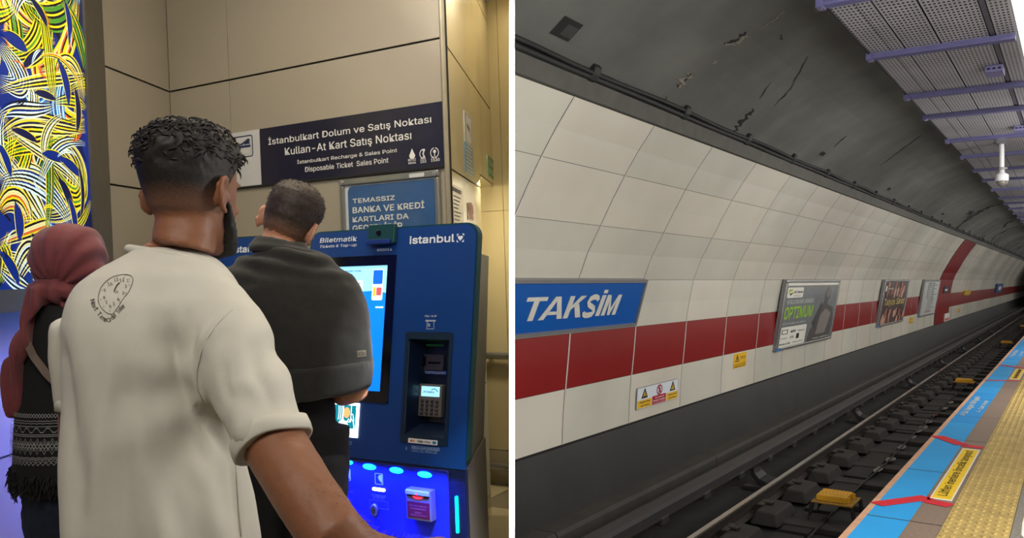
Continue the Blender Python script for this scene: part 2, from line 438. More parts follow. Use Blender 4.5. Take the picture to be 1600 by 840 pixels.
# yellow step boards
def step(s, label):
    r = empty('step_board', T(s, 2.25, -2.72), label, 'step', 'yellow step boards between the rails')
    m = MB(); m.box(T, s-.17, s+.17, 2.10, 2.42, -2.485, -2.425)
    for i in range(5):
        for j in range(8):
            a = s-.14+.07*i; c = 2.125+.038*j
            m.box(T, a-.02, a+.02, c-.005 + (.008 if i%2 else 0), c+.005+(.008 if i%2 else 0), -2.425, -2.418)
    m.build('tread', M_yellow, r, bevel=.008)
    m = MB(); m.box(T, s-.24, s+.22, 2.02, 2.46, -2.505, -2.487); m.build('frame', pm('frame_yellow_worn', (150,112,38), rough=.6, var=.3, scale=14), r, bevel=.005)
    for cs in (-.22, .2):
        for cc in (2.03, 2.45):
            m = MB(); d = -.05 if cc < 2.2 else .05
            m.tube([T(s+cs, cc, -2.505), T(s+cs, cc+d*.4, -2.62), T(s+cs, cc+d, -2.705), T(s+cs, cc+d*2.4, -2.712)], .022, 6); m.build('leg', M_steel_dark, r)
    m = MB(); 
    for a in (-.12, .12): m.box(T, s+a-.02, s+a+.02, 2.065, 2.10, -2.487, -2.43)
    m.build('latch', M_yellow, r)
for s, l in ((9.825,'large yellow step board nearest the platform edge corner'),(22.95,'yellow step board in the middle of the track'),(38.1,'third yellow step board, small and far along the track'),(52.,'fourth yellow step board, tiny at the frame edge')):
    step(s, l)
# scraps
scr = [(1372,735,.05),(1392,717,.06),(1410,698,.05),(1427,683,.035),(1436,674,.045),(1444,667,.06),(1451,660,.05),(1461,648,.05),(1476,637,.06),(1486,628,.05)]
M_pap = pm('scrap_paper', (120, 116, 110), rough=.9, var=.2, scale=20); M_papr = pm('scrap_rust', (110, 62, 48), rough=.9)
for k, (u, v, wd) in enumerate(scr):
    s, c, z = tray(u, v); t = -2.70/z; s *= t; c *= t
    rg = random.Random(k); m = MB(); n = 7
    lp = [(s + (.16+.1*rg.random())*math.cos(2*math.pi*i/n + .4), c + wd*(.9+.5*rg.random())*math.sin(2*math.pi*i/n + .4)) for i in range(n)]
    m.prism([T(a, c_, (-2.690 if k in (0, 4, 6) else -2.707) + .012*rg.random()) for a, c_ in lp], UP*.004)
    o = m.build('paper_scrap', M_papr if k == 7 else M_pap)
    tag(o, 'reddish scrap lying between the rails' if k == 7 else '%s of the pale scraps lying along the track slot' % ORD[k], 'litter', 'scraps of litter between the rails')
# thin cable by the slot
m = MB(); m.tube([T(s, 2.30 + .02*math.sin(s*1.3), -2.677) for s in [4+1.5*k for k in range(40)]], .012, 5)
tag(m.build('track_cable', M_cable), 'thin black cable running along the slot between the rails', 'cable')

# ---------------------------------------------------------------- platform
M_trimor = pm('platform_edge_strip', (196, 150, 118), rough=.6, var=.12, scale=12)
M_blue = pm('band_blue', (30, 156, 226), rough=.42, var=.05, scale=2)
M_tan = pm('granite_brown', (128, 108, 94), rough=.55, var=.22, scale=60)
M_tact = pm('tactile_yellow', (176, 150, 86), rough=.7, var=.16, scale=7, bump=.1)
M_gran = pm('granite_grey', (150, 142, 130), rough=.6, col2=(90, 86, 80), scale=70)
M_face = pm('platform_face', (46, 44, 42), rough=.8)
M_grout = pm('grout', (70, 62, 56), rough=.9)
b = MB(); S1, S2 = 1.9, 70.
def strip(c0, c1, mi, z=-1.5, seams=()):
    b.add([T(S1,c0,z),T(S2,c0,z),T(S2,c1,z),T(S1,c1,z)], [(0,1,2,3)], mi)
strip(1.14, 1.10, 0); b.add([T(S1,1.14,-1.5),T(S2,1.14,-1.5),T(S2,1.14,-1.56),T(S1,1.14,-1.56)], [(0,1,2,3)], 0)
strip(1.10, .845, 1); strip(.845, .67, 2)
strip(.315, -2.6, 3)
b.add([T(S1,1.12,-1.56),T(S2,1.12,-1.56),T(S2,1.12,-2.8),T(S1,1.12,-2.8)], [(0,1,2,3)], 4)
b.add([T(S1,1.14,-1.56),T(S2,1.14,-1.56),T(S2,1.12,-1.56),T(S1,1.12,-1.56)], [(0,1,2,3)], 4)
s = 5.64 - 1.56*2
while s < 40:     # slab joints
    b.add([T(s-.006,1.10,-1.4985),T(s+.006,1.10,-1.4985),T(s+.006,.67,-1.4985),T(s-.006,.67,-1.4985)], [(0,1,2,3)], 5); s += 1.56
b.add([T(S1,.85,-1.4985),T(S2,.85,-1.4985),T(S2,.842,-1.4985),T(S1,.842,-1.4985)], [(0,1,2,3)], 2)
b.build('floor_platform', [M_trimor, M_blue, M_tan, M_gran, M_face, M_grout], clip=True, kind='structure')
# tactile paving: tiles with real studs
b = MB()
s = 3.0
while s < 45:
    e = s + .62
    b.box(T, s+.004, e-.004, .318, .668, -1.52, -1.497, 0)
    if s < 26:
        for j in range(7):
            c = .343 + .05*j
            for i in range(6):
                q = s + .055 + .1*i
                n = 6 if s < 12 else 4
                b.rings([[T(q + .034*rr_*math.cos(2*math.pi*k/n), c + .0165*rr_*math.sin(2*math.pi*k/n), z) for k in range(n)] for rr_, z in ((1,-1.497),(.75,-1.4915))], 0)
    s = e
b.add([T(3,.669,-1.4995),T(45,.669,-1.4995),T(45,.317,-1.4995),T(3,.317,-1.4995)], [(0,1,2,3)], 1)
b.build('trim_3', [M_tact, M_grout], kind='structure')

PLF = Plane(T(0,0,-1.5), A*1, CD)      # the platform top: x along the track, y across
M_tape = pm('tape_red', (206, 26, 44), rough=.45, var=.05)
M_sty = pm('sticker_yellow', (246, 204, 26), rough=.4, var=.05)
M_stw = pm('sticker_white', (232, 230, 220), rough=.4, var=.04)
M_ink = pm('ink_black', (28, 28, 26), rough=.5)
def tape(pts, wd, label):
    m = MB()
    for (x0,y0),(x1,y1) in zip(pts, pts[1:]):
        dx, dy = x1-x0, y1-y0; q = math.hypot(dx,dy)
        stroke(m, PLF, [(x0,y0),(x1,y1)], wd, .0025)
    o = m.build('tape_line', M_tape); md = o.modifiers.new('t', 'SOLIDIFY'); md.thickness = .001
    tag(o, label, 'tape', 'red tape lines on the blue platform band')
tape([(5.93,1.10),(6.32,.84),(6.32,.826)], .11, 'red tape line slanting across blue band at the near end of the yellow notice'); 
tape([(6.22,.84),(6.17,.68)], .12, 'short red tape under the near end of the large yellow notice')
tape([(8.86,1.10),(8.50,.845)], .13, 'red tape line slanting across blue band at the far end of the yellow notice')
tape([(8.48,.85),(8.46,.68)], .12, 'short red tape under the far end of the large yellow notice')
tape([(14.17,1.10),(14.4,.68)], .10, 'red tape line across the band before the small far notice')
tape([(16.9,1.10),(16.45,.68)], .12, 'red tape line across the band beyond the small far notice')
def notice(x0, x1, y0, y1, label, txt=True):
    r = empty('floor_notice', PLF((x0+x1)/2, (y0+y1)/2), label, 'notice', 'yellow notices on the platform floor')
    m = MB(); m.prism([PLF(x, y, .001) for x, y in ((x0,y0),(x1,y0),(x1,y1),(x0,y1))], UP*.001); m.build('border', M_stw, r)
    m = MB(); a, c = .035, .010; m.prism([PLF(x, y, .002) for x, y in ((x0+a,y0+c),(x1-a,y0+c),(x1-a,y1-c),(x0+a,y1-c))], UP*.0008); m.build('field', M_sty, r)
    if txt:
        m = MB(); put_text(m, PLF, 'Lütfen inenlere öncelik tanıyınız!', x0+.12, x1-.1, y0+.028, y1-.03, .0034, bold=.012); m.build('lettering', M_ink, r)
    return r
notice(6.30, 8.34, .69, .828, 'large yellow floor notice with black lettering and white border')
notice(14.55, 16.3, .69, .826, 'small yellow floor notice far along the brown strip')
m = MB(); 
r = empty('floor_notice', PLF(5.9, .25), 'white edged yellow notice cut by the right frame edge, red stripe', 'notice')
m.prism([PLF(x, y, .001) for x, y in ((5.2,-.1),(7.6,-.1),(7.6,.268),(6.15,.268),(5.98,.27),(5.7,.262),(5.2,.12))], UP*.001); m.build('border', M_stw, r)
m = MB(); m.prism([PLF(x, y, .002) for x, y in ((6.22,-.1),(7.5,-.1),(7.5,.25),(6.22,.25))], UP*.001); m.prism([PLF(x, y, .002) for x, y in ((5.3,-.1),(5.95,-.1),(5.95,.24),(5.75,.245),(5.3,.1))], UP*.001); m.build('field', M_sty, r)
m = MB(); m.prism([PLF(x, y, .003) for x, y in ((6.02,-.1),(6.16,-.1),(6.16,.262),(6.02,.262))], UP*.001); m.build('stripe', M_tape, r)
def floor_text(x0, x1, y0, label, sc=1.):
    r = empty('floor_text', PLF((x0+x1)/2, 1.), label, 'floor lettering', 'white lettering on the blue band')
    m = MB(); m.prism([PLF(x, y, .0008) for x, y in ((x0-.5,.85),(x1+.5,.85),(x1+.5,1.098),(x0-.5,1.098))], UP*.0006); m.build('field', pm('band_blue_deep', (14,140,214), rough=.45, var=.05), r)
    m = MB(); put_text(m, PLF, "4'lü Vagon Bölgesi", x0, x1, .985, 1.065, .003, bold=.015); m.build('lettering', M_stw, r)
    m = MB(); put_text(m, PLF, '4-Car Area', x0+.35, x1-.35, .885, .935, .003, bold=.01); m.build('lettering', M_stw, r)
floor_text(10.35, 12.1, .9, 'white car zone lettering on the nearer blue band'); floor_text(18.6, 20.6, .9, 'white car zone lettering far along the blue band')

# ---------------------------------------------------------------- signs on the wall
M_alu = pm('aluminium_frame', (172, 172, 172), rough=.3, metal=.75, var=.05)
M_alud = pm('aluminium_dark', (128, 128, 130), rough=.4, metal=.25, var=.05)
def lean(c0, z0, c1, z1):       # plane through bottom (c0,z0) and top (c1,z1)
    return Plane(T(0,c0,z0), A, T(0,c1,z1)-T(0,c0,z0))
SG = lean(4.30,-.53,4.15,0.); hh = math.hypot(.15,.53)
r = empty('station_sign', SG(7.3,0,-.05), 'blue station name sign with slanted white letters and grey frame', 'sign')
m = MB(); plate(m, SG, [(4.6,.02),(8.86,.02),(8.86,hh-.02),(4.6,hh-.02)], -.04, 0.); m.build('panel', pm('sign_blue', (8,86,172), rough=.35, var=.04, coat=.2), r, clip=True)
m = MB(); ring_plate(m, SG, [(4.5,-.01),(8.89,-.01),(8.89,hh+.005),(4.5,hh+.005)], [(4.6,.025),(8.855,.025),(8.855,hh-.03),(4.6,hh-.03)], -.06, .02); m.build('frame', M_alud, r, clip=True)
x0, _ = SG.px(802,500); x1, _ = SG.px(962,484); _, y0 = SG.px(825,501); _, y1 = SG.px(944,452.5)
m = MB()
def gl(pts, w_, hw=None):      # one thick letter limb, slanted
    P = [(px_+ .24*py_*LH, py_) for px_, py_ in pts]
    stroke(m, SG, [(x0 + p_[0], y0 + p_[1]*LH) for p_ in P], w_, .004 + .0004*len(m.f)/4)
LH = (y1-y0)*.80; LW = (x1-x0); t_ = .062*LW*.62
def poly(pts): plate(m, SG, [(x0 + a_*LW + .24*b_*LH - .0, y0 + b_*LH) for a_, b_ in pts], .004, .008)
k_ = .045; hb = .17
poly([(.045,1),(.225,1),(.225,1-hb),(.045,1-hb)]); poly([(.112,1-hb),(.158,1-hb),(.158,0),(.112,0)])                        # T
for q_ in ([(.205,0),(.253,0),(.318,.80),(.318,1),(.295,1)], [(.318,1),(.318,.80),(.375,0),(.423,0),(.345,1)], [(.262,.20),(.362,.20),(.352,.34),(.274,.34)]): poly(q_)   # A
for q_ in ([(.435,0),(.480,0),(.480,1),(.435,1)], [(.480,.36),(.480,.56),(.545,1),(.600,1)], [(.505,.56),(.545,.66),(.610,0),(.556,0)]): poly(q_)   # K
P_ = [(.628,.25),(.634,.13),(.655,.075),(.690,.07),(.722,.11),(.734,.24),(.722,.38),(.690,.48),(.655,.57),(.640,.70),(.648,.84),(.676,.92),(.705,.93),(.730,.87),(.740,.75)]
stroke(m, SG, [(x0 + a_*LW + .24*b_*LH, y0 + b_*LH) for a_, b_ in P_], max(.05, .030*LW), .008)                    # S
poly([(.770,0),(.813,0),(.813,1),(.770,1)]); poly([(.772,1.09),(.815,1.09),(.815,1.25),(.772,1.25)])     # İ
for q_ in ([(.832,0),(.872,0),(.872,1),(.832,1)], [(.958,0),(.998,0),(.998,1),(.958,1)], [(.872,1),(.872,.72),(.903,0),(.915,0),(.915,.32)], [(.958,1),(.958,.72),(.927,0),(.915,0),(.915,.32)]): poly(q_)   # M
m.build('lettering', pm('letter_white', (206,204,196), rough=.5), r)

def advert(s0, s1, label, paint, group='framed posters leaning from the tiled wall'):
    PL = lean(4.335,-1.25,4.13,0.); H_ = math.hypot(.205,1.25)
    r = empty('poster_frame', PL((s0+s1)/2, 0, -.04), label, 'poster', group)
    m = MB(); plate(m, PL, [(s0,0),(s1,0),(s1,H_),(s0,H_)], -.06, 0); m.build('back_box', M_alud, r)
    m = MB(); fw = .10; fh = .05
    plate(m, PL, [(s0,H_-fh),(s1,H_-fh),(s1,H_),(s0,H_)], 0, .03); m.build('frame_rail', M_alu, r, bevel=.012)
    m = MB(); plate(m, PL, [(s0,0),(s1,0),(s1,fh),(s0,fh)], 0, .03); m.build('frame_rail', M_alu, r, bevel=.012)
    for a in (s0, s1-fw):
        m = MB(); plate(m, PL, [(a,fh),(a+fw,fh),(a+fw,H_-fh),(a,H_-fh)], 0, .022); m.build('frame_rail', M_alu, r, bevel=.01)
    m = MB(); plate(m, PL, [(s0,0),(s0+.22,0),(s0+.22,.052),(s0,.052)], .005, .033); m.build('corner_clip', pm('clip_blue', (70,120,180), rough=.4), r)
    paint(r, PL, s0+fw, s1-fw, fh, H_-fh)
    return r
def paint1(r, PL, x0, x1, y0, y1):
    W_, H_ = x1-x0, y1-y0; X = lambda t: x0+W_*t; Y = lambda t: y0+H_*t
    m = MB(); plate(m, PL, [(x0,y0),(x1,y0),(x1,y1),(x0,y1)], 0, .004); m.build('poster', pm('poster_grey', (128,132,134), col2=(104,108,110), rough=.4, scale=.8, coat=.3), r)
    m = MB(); plate(m, PL, [(x0,Y(.955)),(x1,Y(.955)),(x1,y1),(x0,y1)], .004, .006); m.build('poster_edge', M_stw, r)
    m = MB(); plate(m, PL, rrect(X(.02),X(.29),Y(.765),Y(.925),.03), .004, .006); m.build('logo_field', M_stw, r)
    m = MB(); put_text(m, PL, 'OPTIMUM', X(.12),X(.275),Y(.835),Y(.87),.008,bold=.01); put_text(m, PL, 'OUTLET', X(.13),X(.25),Y(.785),Y(.805),.008); m.build('lettering', M_ink, r)
    m = MB()
    for i,(a,c,mi) in enumerate(((.055,.88,0),(.085,.885,1),(.05,.845,1),(.075,.82,2),(.095,.835,0))): plate(m, PL, disc(X(a),Y(c),.018*W_,8,.02), .006, .008, mi)
    m.build('logo', [pm('logo_green',(110,160,40)),pm('logo_yellow',(214,190,60)),M_ink], r)
    m = MB(); put_text(m, PL, 'WORLD BRANDS ADDRESS', X(.03),X(.52),Y(.665),Y(.735),.007,bold=.012); m.build('lettering', pm('letter_pale',(205,208,206)), r)
    m = MB(); put_text(m, PL, 'OPTIMUM', X(.02),X(.53),Y(.43),Y(.625),.007,bold=.03,shear=.08); m.build('lettering', pm('letter_green',(150,196,52)), r)
    m = MB(); put_text(m, PL, 'DÜNYA MARKALARI ADRESİ', X(.02),X(.42),Y(.345),Y(.385),.007); m.build('lettering', pm('letter_pale'  ,(205,208,206)), r)
    m = MB(); plate(m, PL, rrect(X(.0),X(.46),Y(.0),Y(.31),.03), .004, .006); m.build('logo_field', M_stw, r)
    m = MB(); 
    put_text(m, PL, 'MODA', X(.18),X(.27),Y(.21),Y(.25),.008,bold=.03); put_text(m, PL, 'Marka', X(.31),X(.43),Y(.21),Y(.24),.008); put_text(m, PL, 'Giyim', X(.03),X(.13),Y(.12),Y(.15),.008); put_text(m, PL, 'STİL', X(.18),X(.25),Y(.12),Y(.16),.008,bold=.01)
    plate(m, PL, rrect(X(.29),X(.34),Y(.1),Y(.18),.01), .006, .008); ring_plate(m, PL, rrect(X(.03),X(.13),Y(.2),Y(.27),.01), rrect(X(.04),X(.12),Y(.21),Y(.26),.005), .006,.008)
    put_text(m, PL, 'Moda & Stil', X(.02),X(.2),Y(.03),Y(.06),.008,bold=.02); put_text(m, PL, 'Alışveriş', X(.24),X(.43),Y(.03),Y(.06),.008)
    m.build('lettering', M_ink, r)
    m = MB(); C = lambda pts: [(X(a),Y(c)) for a,c in pts]
    plate(m, PL, C([(.50,.0),(.97,.0),(1.0,.30),(.96,.55),(.84,.60),(.81,.66),(.86,.74),(.87,.84),(.83,.90),(.77,.88),(.74,.78),(.75,.70),(.73,.62),(.66,.54),(.58,.38),(.60,.30),(.54,.2)]), .004, .006, 0)
    plate(m, PL, disc(X(.81),Y(.83),.055*W_,14,.10*H_), .006, .008, 1); plate(m, PL, C([(.66,.10),(.86,.10),(.93,.45),(.80,.54),(.70,.42)]), .006, .007, 2)
    plate(m, PL, C([(.55,.30),(.62,.22),(.74,.58),(.69,.66)]), .006, .008, 3)
    m.build('figure', [pm('figure_grey',(74,70,70)),pm('figure_face',(112,106,104)),pm('figure_light',(122,114,110)),pm('figure_sleeve',(60,56,56))], r)
    m = MB(); put_text(m, PL, 'www  optimum', X(.62),X(.95),Y(.02),Y(.05),.009,bold=.02); m.build('lettering', M_stw, r)
def paint2(r, PL, x0, x1, y0, y1):
    W_, H_ = x1-x0, y1-y0; X = lambda t: x0+W_*t; Y = lambda t: y0+H_*t
    m = MB(); plate(m, PL, [(x0,y0),(x1,y0),(x1,y1),(x0,y1)], 0, .004); m.build('poster', pm('poster_dusk', (98,78,74), col2=(60,50,52), rough=.4, scale=1.4, coat=.3), r)
    rg = random.Random(5); m = MB()
    for k in range(26):
        a = rg.random(); top = k % 2
        ya = rg.uniform(.68,.95) if top else rg.uniform(.03,.34)
        L_ = rg.uniform(.1,.22)
        stroke(m, PL, [(X(a+ (q-.5)*rg.uniform(.02,.1)),Y(ya + L_*(q-.5))) for q in (0,.3,.6,1)], W_*.07, .005+.0004*k, k % 3, taper=True)
    m.build('raised_hands', [pm('art_skin',(176,122,98)),pm('art_rose',(150,92,80)),pm('art_pale',(190,150,130))], r)
    m = MB(); put_text(m, PL, 'Tatyos Sanat', X(.06),X(.92),Y(.40),Y(.60),.018,bold=.012,shear=.15); m.build('lettering', pm('letter_gold',(206,186,110)), r)
    m = MB(); plate(m, PL, [(X(.03),Y(.78)),(X(.08),Y(.78)),(X(.08),Y(.9)),(X(.03),Y(.9))], .016, .018); put_text(m, PL, 'Sanat', X(.12),X(.34),Y(.82),Y(.86),.018); m.build('lettering', M_stw, r)
def paint3(r, PL, x0, x1, y0, y1):
    W_, H_ = x1-x0, y1-y0; X = lambda t: x0+W_*t; Y = lambda t: y0+H_*t
    m = MB(); plate(m, PL, [(x0,y0),(x1,y0),(x1,y1),(x0,y1)], 0, .004); m.build('poster', pm('poster_white', (200,202,200), rough=.4, var=.04, coat=.3), r)
    rg = random.Random(8); m = MB()
    for k in range(15):
        y = Y(.94-.058*k); a = .28 if k < 9 else .36; e = rg.uniform(.6,.95)
        plate(m, PL, [(X(a),y-.010),(X(e),y-.010),(X(e),y+.012),(X(a),y+.012)], .004, .006, 0)
    for a,c in ((.33,.93),(.35,.86)): ring_plate(m, PL, disc(X(a+.06),Y(c),.13,14,.05), disc(X(a+.06),Y(c),.09,14,.035), .004, .007)
    plate(m, PL, [(X(.25),Y(.5)),(X(.28),Y(.5)),(X(.28),Y(.95)),(X(.25),Y(.95))], .004,.006)
    plate(m, PL, [(X(.62),Y(.35)),(X(.66),Y(.35)),(X(.66),Y(.97)),(X(.62),Y(.97))], .004,.006)
    m.build('diagram', pm('diagram_grey',(96,98,98)), r)
    m = MB(); plate(m, PL, [(X(.3),Y(.06)),(X(.7),Y(.06)),(X(.7),Y(.09)),(X(.3),Y(.09))], .004,.006); m.build('stripe', pm('diagram_red',(150,60,56)), r)
advert(14.5, 18.42, 'large grey framed poster with green and white lettering and a figure', paint1)
advert(23.5, 27.35, 'framed poster with raised hands and gold lettering on dusky red', paint2)
advert(30.5, 34.2, 'framed white line diagram poster beside the red rib', paint3)

LOW = lean(4.40,-1.71,4.365,-1.13)
def lpx(u, v): return LOW.px(u, v)
r = None
x0, y1 = lpx(995,607); x1, _ = lpx(1058,593); _, y0 = lpx(994,639); _, yb = lpx(1056,622); y0 = (y0+yb)/2
r = empty('warning_sign', LOW((x0+x1)/2, y0, 0), 'long white warning sign with two yellow triangles and a red ring', 'sign')
m = MB(); plate(m, LOW, rrect(x0-.012,x1+.012,y0-.005,y1+.005,.02), .0, .012); m.build('border', M_alud, r)
m = MB(); plate(m, LOW, rrect(x0,x1,y0,y1,.012), .012, .014); m.build('panel', pm('sign_white',(214,220,228), rough=.4, var=.02), r)
W_ = x1-x0; ym = y0+(y1-y0)*.40
m = MB(); 
for a, e in ((.0,.35),(.70,1.0)): plate(m, LOW, [(x0+W_*a+.008,y0+.006),(x0+W_*e-.008,y0+.006),(x0+W_*e-.008,ym),(x0+W_*a+.008,ym)], .014, .016)
m.build('yellow_field', pm('warning_yellow',(224,178,48), rough=.4), r)
m = MB(); plate(m, LOW, [(x0+W_*.355,y0+.006),(x0+W_*.69,y0+.006),(x0+W_*.69,ym+.012),(x0+W_*.355,ym+.012)], .014, .016); m.build('red_field', pm('warning_red',(168,24,60), rough=.4), r)
m = MB(); xc = x0+W_*.52; yc = y0+(y1-y0)*.70; R_ = .066
ring_plate(m, LOW, disc(xc,yc,.085,24,R_), disc(xc,yc,.066,24,R_*.78), .014, .017); stroke(m, LOW, [(xc-.055,yc+.045),(xc+.055,yc-.045)], .02, .0175); m.build('ring', pm('warning_red',(168,24,60)), r)
m = MB()
stroke(m, LOW, [(xc,yc+.03),(xc,yc-.01),(xc-.03,yc-.045)], .018, .016); stroke(m, LOW, [(xc,yc-.01),(xc+.03,yc-.04)], .018, .016); stroke(m, LOW, [(xc-.03,yc+.005),(xc,yc+.025),(xc+.03,yc)], .014, .016); plate(m, LOW, disc(xc,yc+.042,.015,8,.011), .014,.017)
for q in (.165,.86):
    xt = x0+W_*q; yt = ym+.02
    ring_plate(m, LOW, [(xt-.09,yt),(xt+.09,yt),(xt,yt+.125)], [(xt-.058,yt+.017),(xt+.058,yt+.017),(xt,yt+.092)], .014, .018)
    stroke(m, LOW, [(xt,yt+.07),(xt-.012,yt+.045),(xt+.01,yt+.042),(xt,yt+.022)] if q > .5 else [(xt-.03,yt+.025),(xt+.03,yt+.025),(xt+.005,yt+.05),(xt+.02,yt+.065)], .014, .0175)
put_text(m, LOW, 'Düşme Riski', x0+W_*.06,x0+W_*.30,y0+.062,y0+.088,.0165,bold=.02); put_text(m, LOW, 'risk of falling', x0+W_*.08,x0+W_*.28,y0+.02,y0+.042,.0165,bold=.01)
put_text(m, LOW, 'Yüksek Voltaj', x0+W_*.74,x0+W_*.97,y0+.062,y0+.085,.0165,bold=.02); put_text(m, LOW, 'high voltage', x0+W_*.77,x0+W_*.95,y0+.022,y0+.042,.0165,bold=.01)
m.build('symbols', M_ink, r)
m = MB()
for q in (.165,.86):
    xt = x0+W_*q; yt = ym+.02; plate(m, LOW, [(xt-.07,yt+.01),(xt+.07,yt+.01),(xt,yt+.105)], .014, .0155)
m.build('triangle', pm('warning_yellow',(224,178,48)), r)
m = MB(); put_text(m, LOW, 'Raylı Sisteme', x0+W_*.42,x0+W_*.64,y0+.075,y0+.098,.0165,bold=.01); put_text(m, LOW, 'Girmek Yasaktır', x0+W_*.375,x0+W_*.67,y0+.042,y0+.065,.0165,bold=.01); put_text(m, LOW, 'no entry to rail', x0+W_*.38,x0+W_*.66,y0+.014,y0+.03,.0165); m.build('lettering', M_stw, r)

def ysticker(u0,v0,u1,v1, label, rows=True):
    x0, y1 = lpx(u0,v0); x1, y0 = lpx(u1,v1)
    r = empty('warning_sticker', LOW((x0+x1)/2,y0), label, 'sticker', 'yellow warning stickers low on the tiled wall')
    m = MB(); plate(m, LOW, [(x0,y0),(x1,y0),(x1,y1),(x0,y1)], 0, .004); m.build('field', pm('warning_amber',(226,176,14), rough=.45), r)
    W_ = x1-x0; H_ = y1-y0; m = MB()
    ring_plate(m, LOW, [(x0+W_*.1,y0+H_*.42),(x0+W_*.42,y0+H_*.42),(x0+W_*.26,y0+H_*.95)], [(x0+W_*.15,y0+H_*.46),(x0+W_*.37,y0+H_*.46),(x0+W_*.26,y0+H_*.85)], .004, .005)
    stroke(m, LOW, [(x0+W_*.29,y0+H_*.8),(x0+W_*.22,y0+H_*.62),(x0+W_*.3,y0+H_*.64),(x0+W_*.24,y0+H_*.48)], W_*.05, .0055)
    put_text(m, LOW, '750 V', x0+W_*.48,x0+W_*.92,y0+H_*.58,y0+H_*.75,.005,bold=.02); put_text(m, LOW, 'ÖLÜM TEHLİKESİ', x0+W_*.06,x0+W_*.94,y0+H_*.21,y0+H_*.30,.005,bold=.01); put_text(m, LOW, 'DOKUNMAYINIZ', x0+W_*.06,x0+W_*.94,y0+H_*.06,y0+H_*.15,.005,bold=.01)
    m.build('lettering', M_ink, r)
ysticker(1147,553,1165,571,'yellow warning sticker just right of the long white warning sign')
ysticker(1421,495.5,1426,504,'yellow warning sticker between the second and third posters')
ysticker(1497,481,1499.5,487,'tiny yellow warning sticker beyond the red rib')
# small signs further along
MID = lean(4.31,-.555,4.205,0.)
def small(name, u0,v0,u1,v1, mt, label, cat, mark=None, PLN=MID, d0=.02, d1=.04):
    x0, y1 = PLN.px(u0,v0); x1, y0 = PLN.px(u1,v1)
    r = empty(name, PLN((x0+x1)/2,y0), label, cat)
    m = MB(); plate(m, PLN, [(x0,y0),(x1,y0),(x1,y1),(x0,y1)], d0, d1); m.build('panel', mt, r)
    if mark:
        m = MB(); W_ = x1-x0; H_ = y1-y0
        for a,c,e,g in mark: plate(m, PLN, [(x0+W_*a,y0+H_*c),(x0+W_*e,y0+H_*c),(x0+W_*e,y0+H_*g),(x0+W_*a,y0+H_*g)], d1, d1+.003)
        m.build('symbol', M_stw if mt != M_stw else M_tape, r)
small('rib_sign', 1474,447,1480,457, pm('sign_navy',(34,30,52)), 'small navy sign high on the red rib', 'sign', [(.25,.35,.75,.6)])
small('rib_notice', 1475,490,1481,500, M_stw, 'small white notice low on the red rib', 'notice', [(.1,.1,.45,.4),(.55,.1,.9,.4)], PLN=LOW)
small('direction_box', 1505.5,453.5,1512.5,459.5, pm('box_amber',(190,150,30)), 'yellow box sign mounted above the red band past the rib', 'sign', None, d1=.10)
small('hanging_panel', 1556,443,1562,455.5, pm('sign_blue_far',(40,70,120)), 'narrow blue sign on the white wall far down the tunnel', 'sign', [(.3,.3,.7,.7)], d1=.12)

# ---------------------------------------------------------------- perforated ceiling over the platform
def perf_mat(name, col, ps, pc):
    m = pm(name, col, rough=.5, metal=.2, var=.12, scale=1.6)
    nt = m.node_tree; N = nt.nodes; L = nt.links; b = N['Principled BSDF']
    tc = N.new('ShaderNodeTexCoord'); mp = N.new('ShaderNodeMapping'); mp.vector_type = 'POINT'
    mp.inputs['Rotation'].default_value = (0, 0, -math.atan2(A.y, A.x)); L.new(tc.outputs['Object'], mp.inputs['Vector'])
    sp = N.new('ShaderNodeSeparateXYZ'); L.new(mp.outputs['Vector'], sp.inputs[0])
    def math_(op, a, bv=None, c=None):
        q = N.new('ShaderNodeMath'); q.operation = op
        for i, x in enumerate((a, bv, c)):
            if x is None: continue
            if isinstance(x, (int, float)): q.inputs[i].default_value = x
            else: L.new(x, q.inputs[i])
        return q.outputs[0]
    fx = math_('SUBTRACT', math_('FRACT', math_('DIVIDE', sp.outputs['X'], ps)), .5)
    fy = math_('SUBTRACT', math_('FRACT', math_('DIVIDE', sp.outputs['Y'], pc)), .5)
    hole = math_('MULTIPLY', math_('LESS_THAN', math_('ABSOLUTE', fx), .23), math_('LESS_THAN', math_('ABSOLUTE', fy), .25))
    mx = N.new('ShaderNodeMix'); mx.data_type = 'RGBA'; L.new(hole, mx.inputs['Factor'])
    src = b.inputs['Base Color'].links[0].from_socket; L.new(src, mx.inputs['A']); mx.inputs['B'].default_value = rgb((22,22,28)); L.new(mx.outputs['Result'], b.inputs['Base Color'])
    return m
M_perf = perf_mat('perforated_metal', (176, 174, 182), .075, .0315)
BE = [6.29,8.05,10.03,11.42,13.54,15.44,17.48,19.29,21.45,23.75,25.44,27.4,29.4,31.4,33.4,35.4,37.4,39.4,42.,45.]
b = MB()
for c0, c1 in ((1.535,1.362),(1.354,1.252),(1.236,.967),(.953,.60),(.545,.40)):
    bb = [4.3] + BE + [60.]
    for q0, q1 in zip(bb, bb[1:]): b.box(T, q0+.003, q1-.003, c1, c0, 2.05, 2.062, 0)
b.box(T, 4.3, 60, .40, 1.545, 2.085, 2.09, 1)
b.box(T, 4.3, 60, 1.535, 1.55, 2.04, 2.11, 1)
b.box(T, 4.3, 60, .553, .592, 2.06, 2.075, 2)
b.build('ceiling_platform', [M_perf, pm('void_black',(30,29,32), rough=.9), pm('seam_bar',(92,88,100), rough=.6)], clip=True, kind='structure')
M_purp = pm('beam_lilac', (98, 96, 142), rough=.45, var=.1, scale=5, coat=.1)
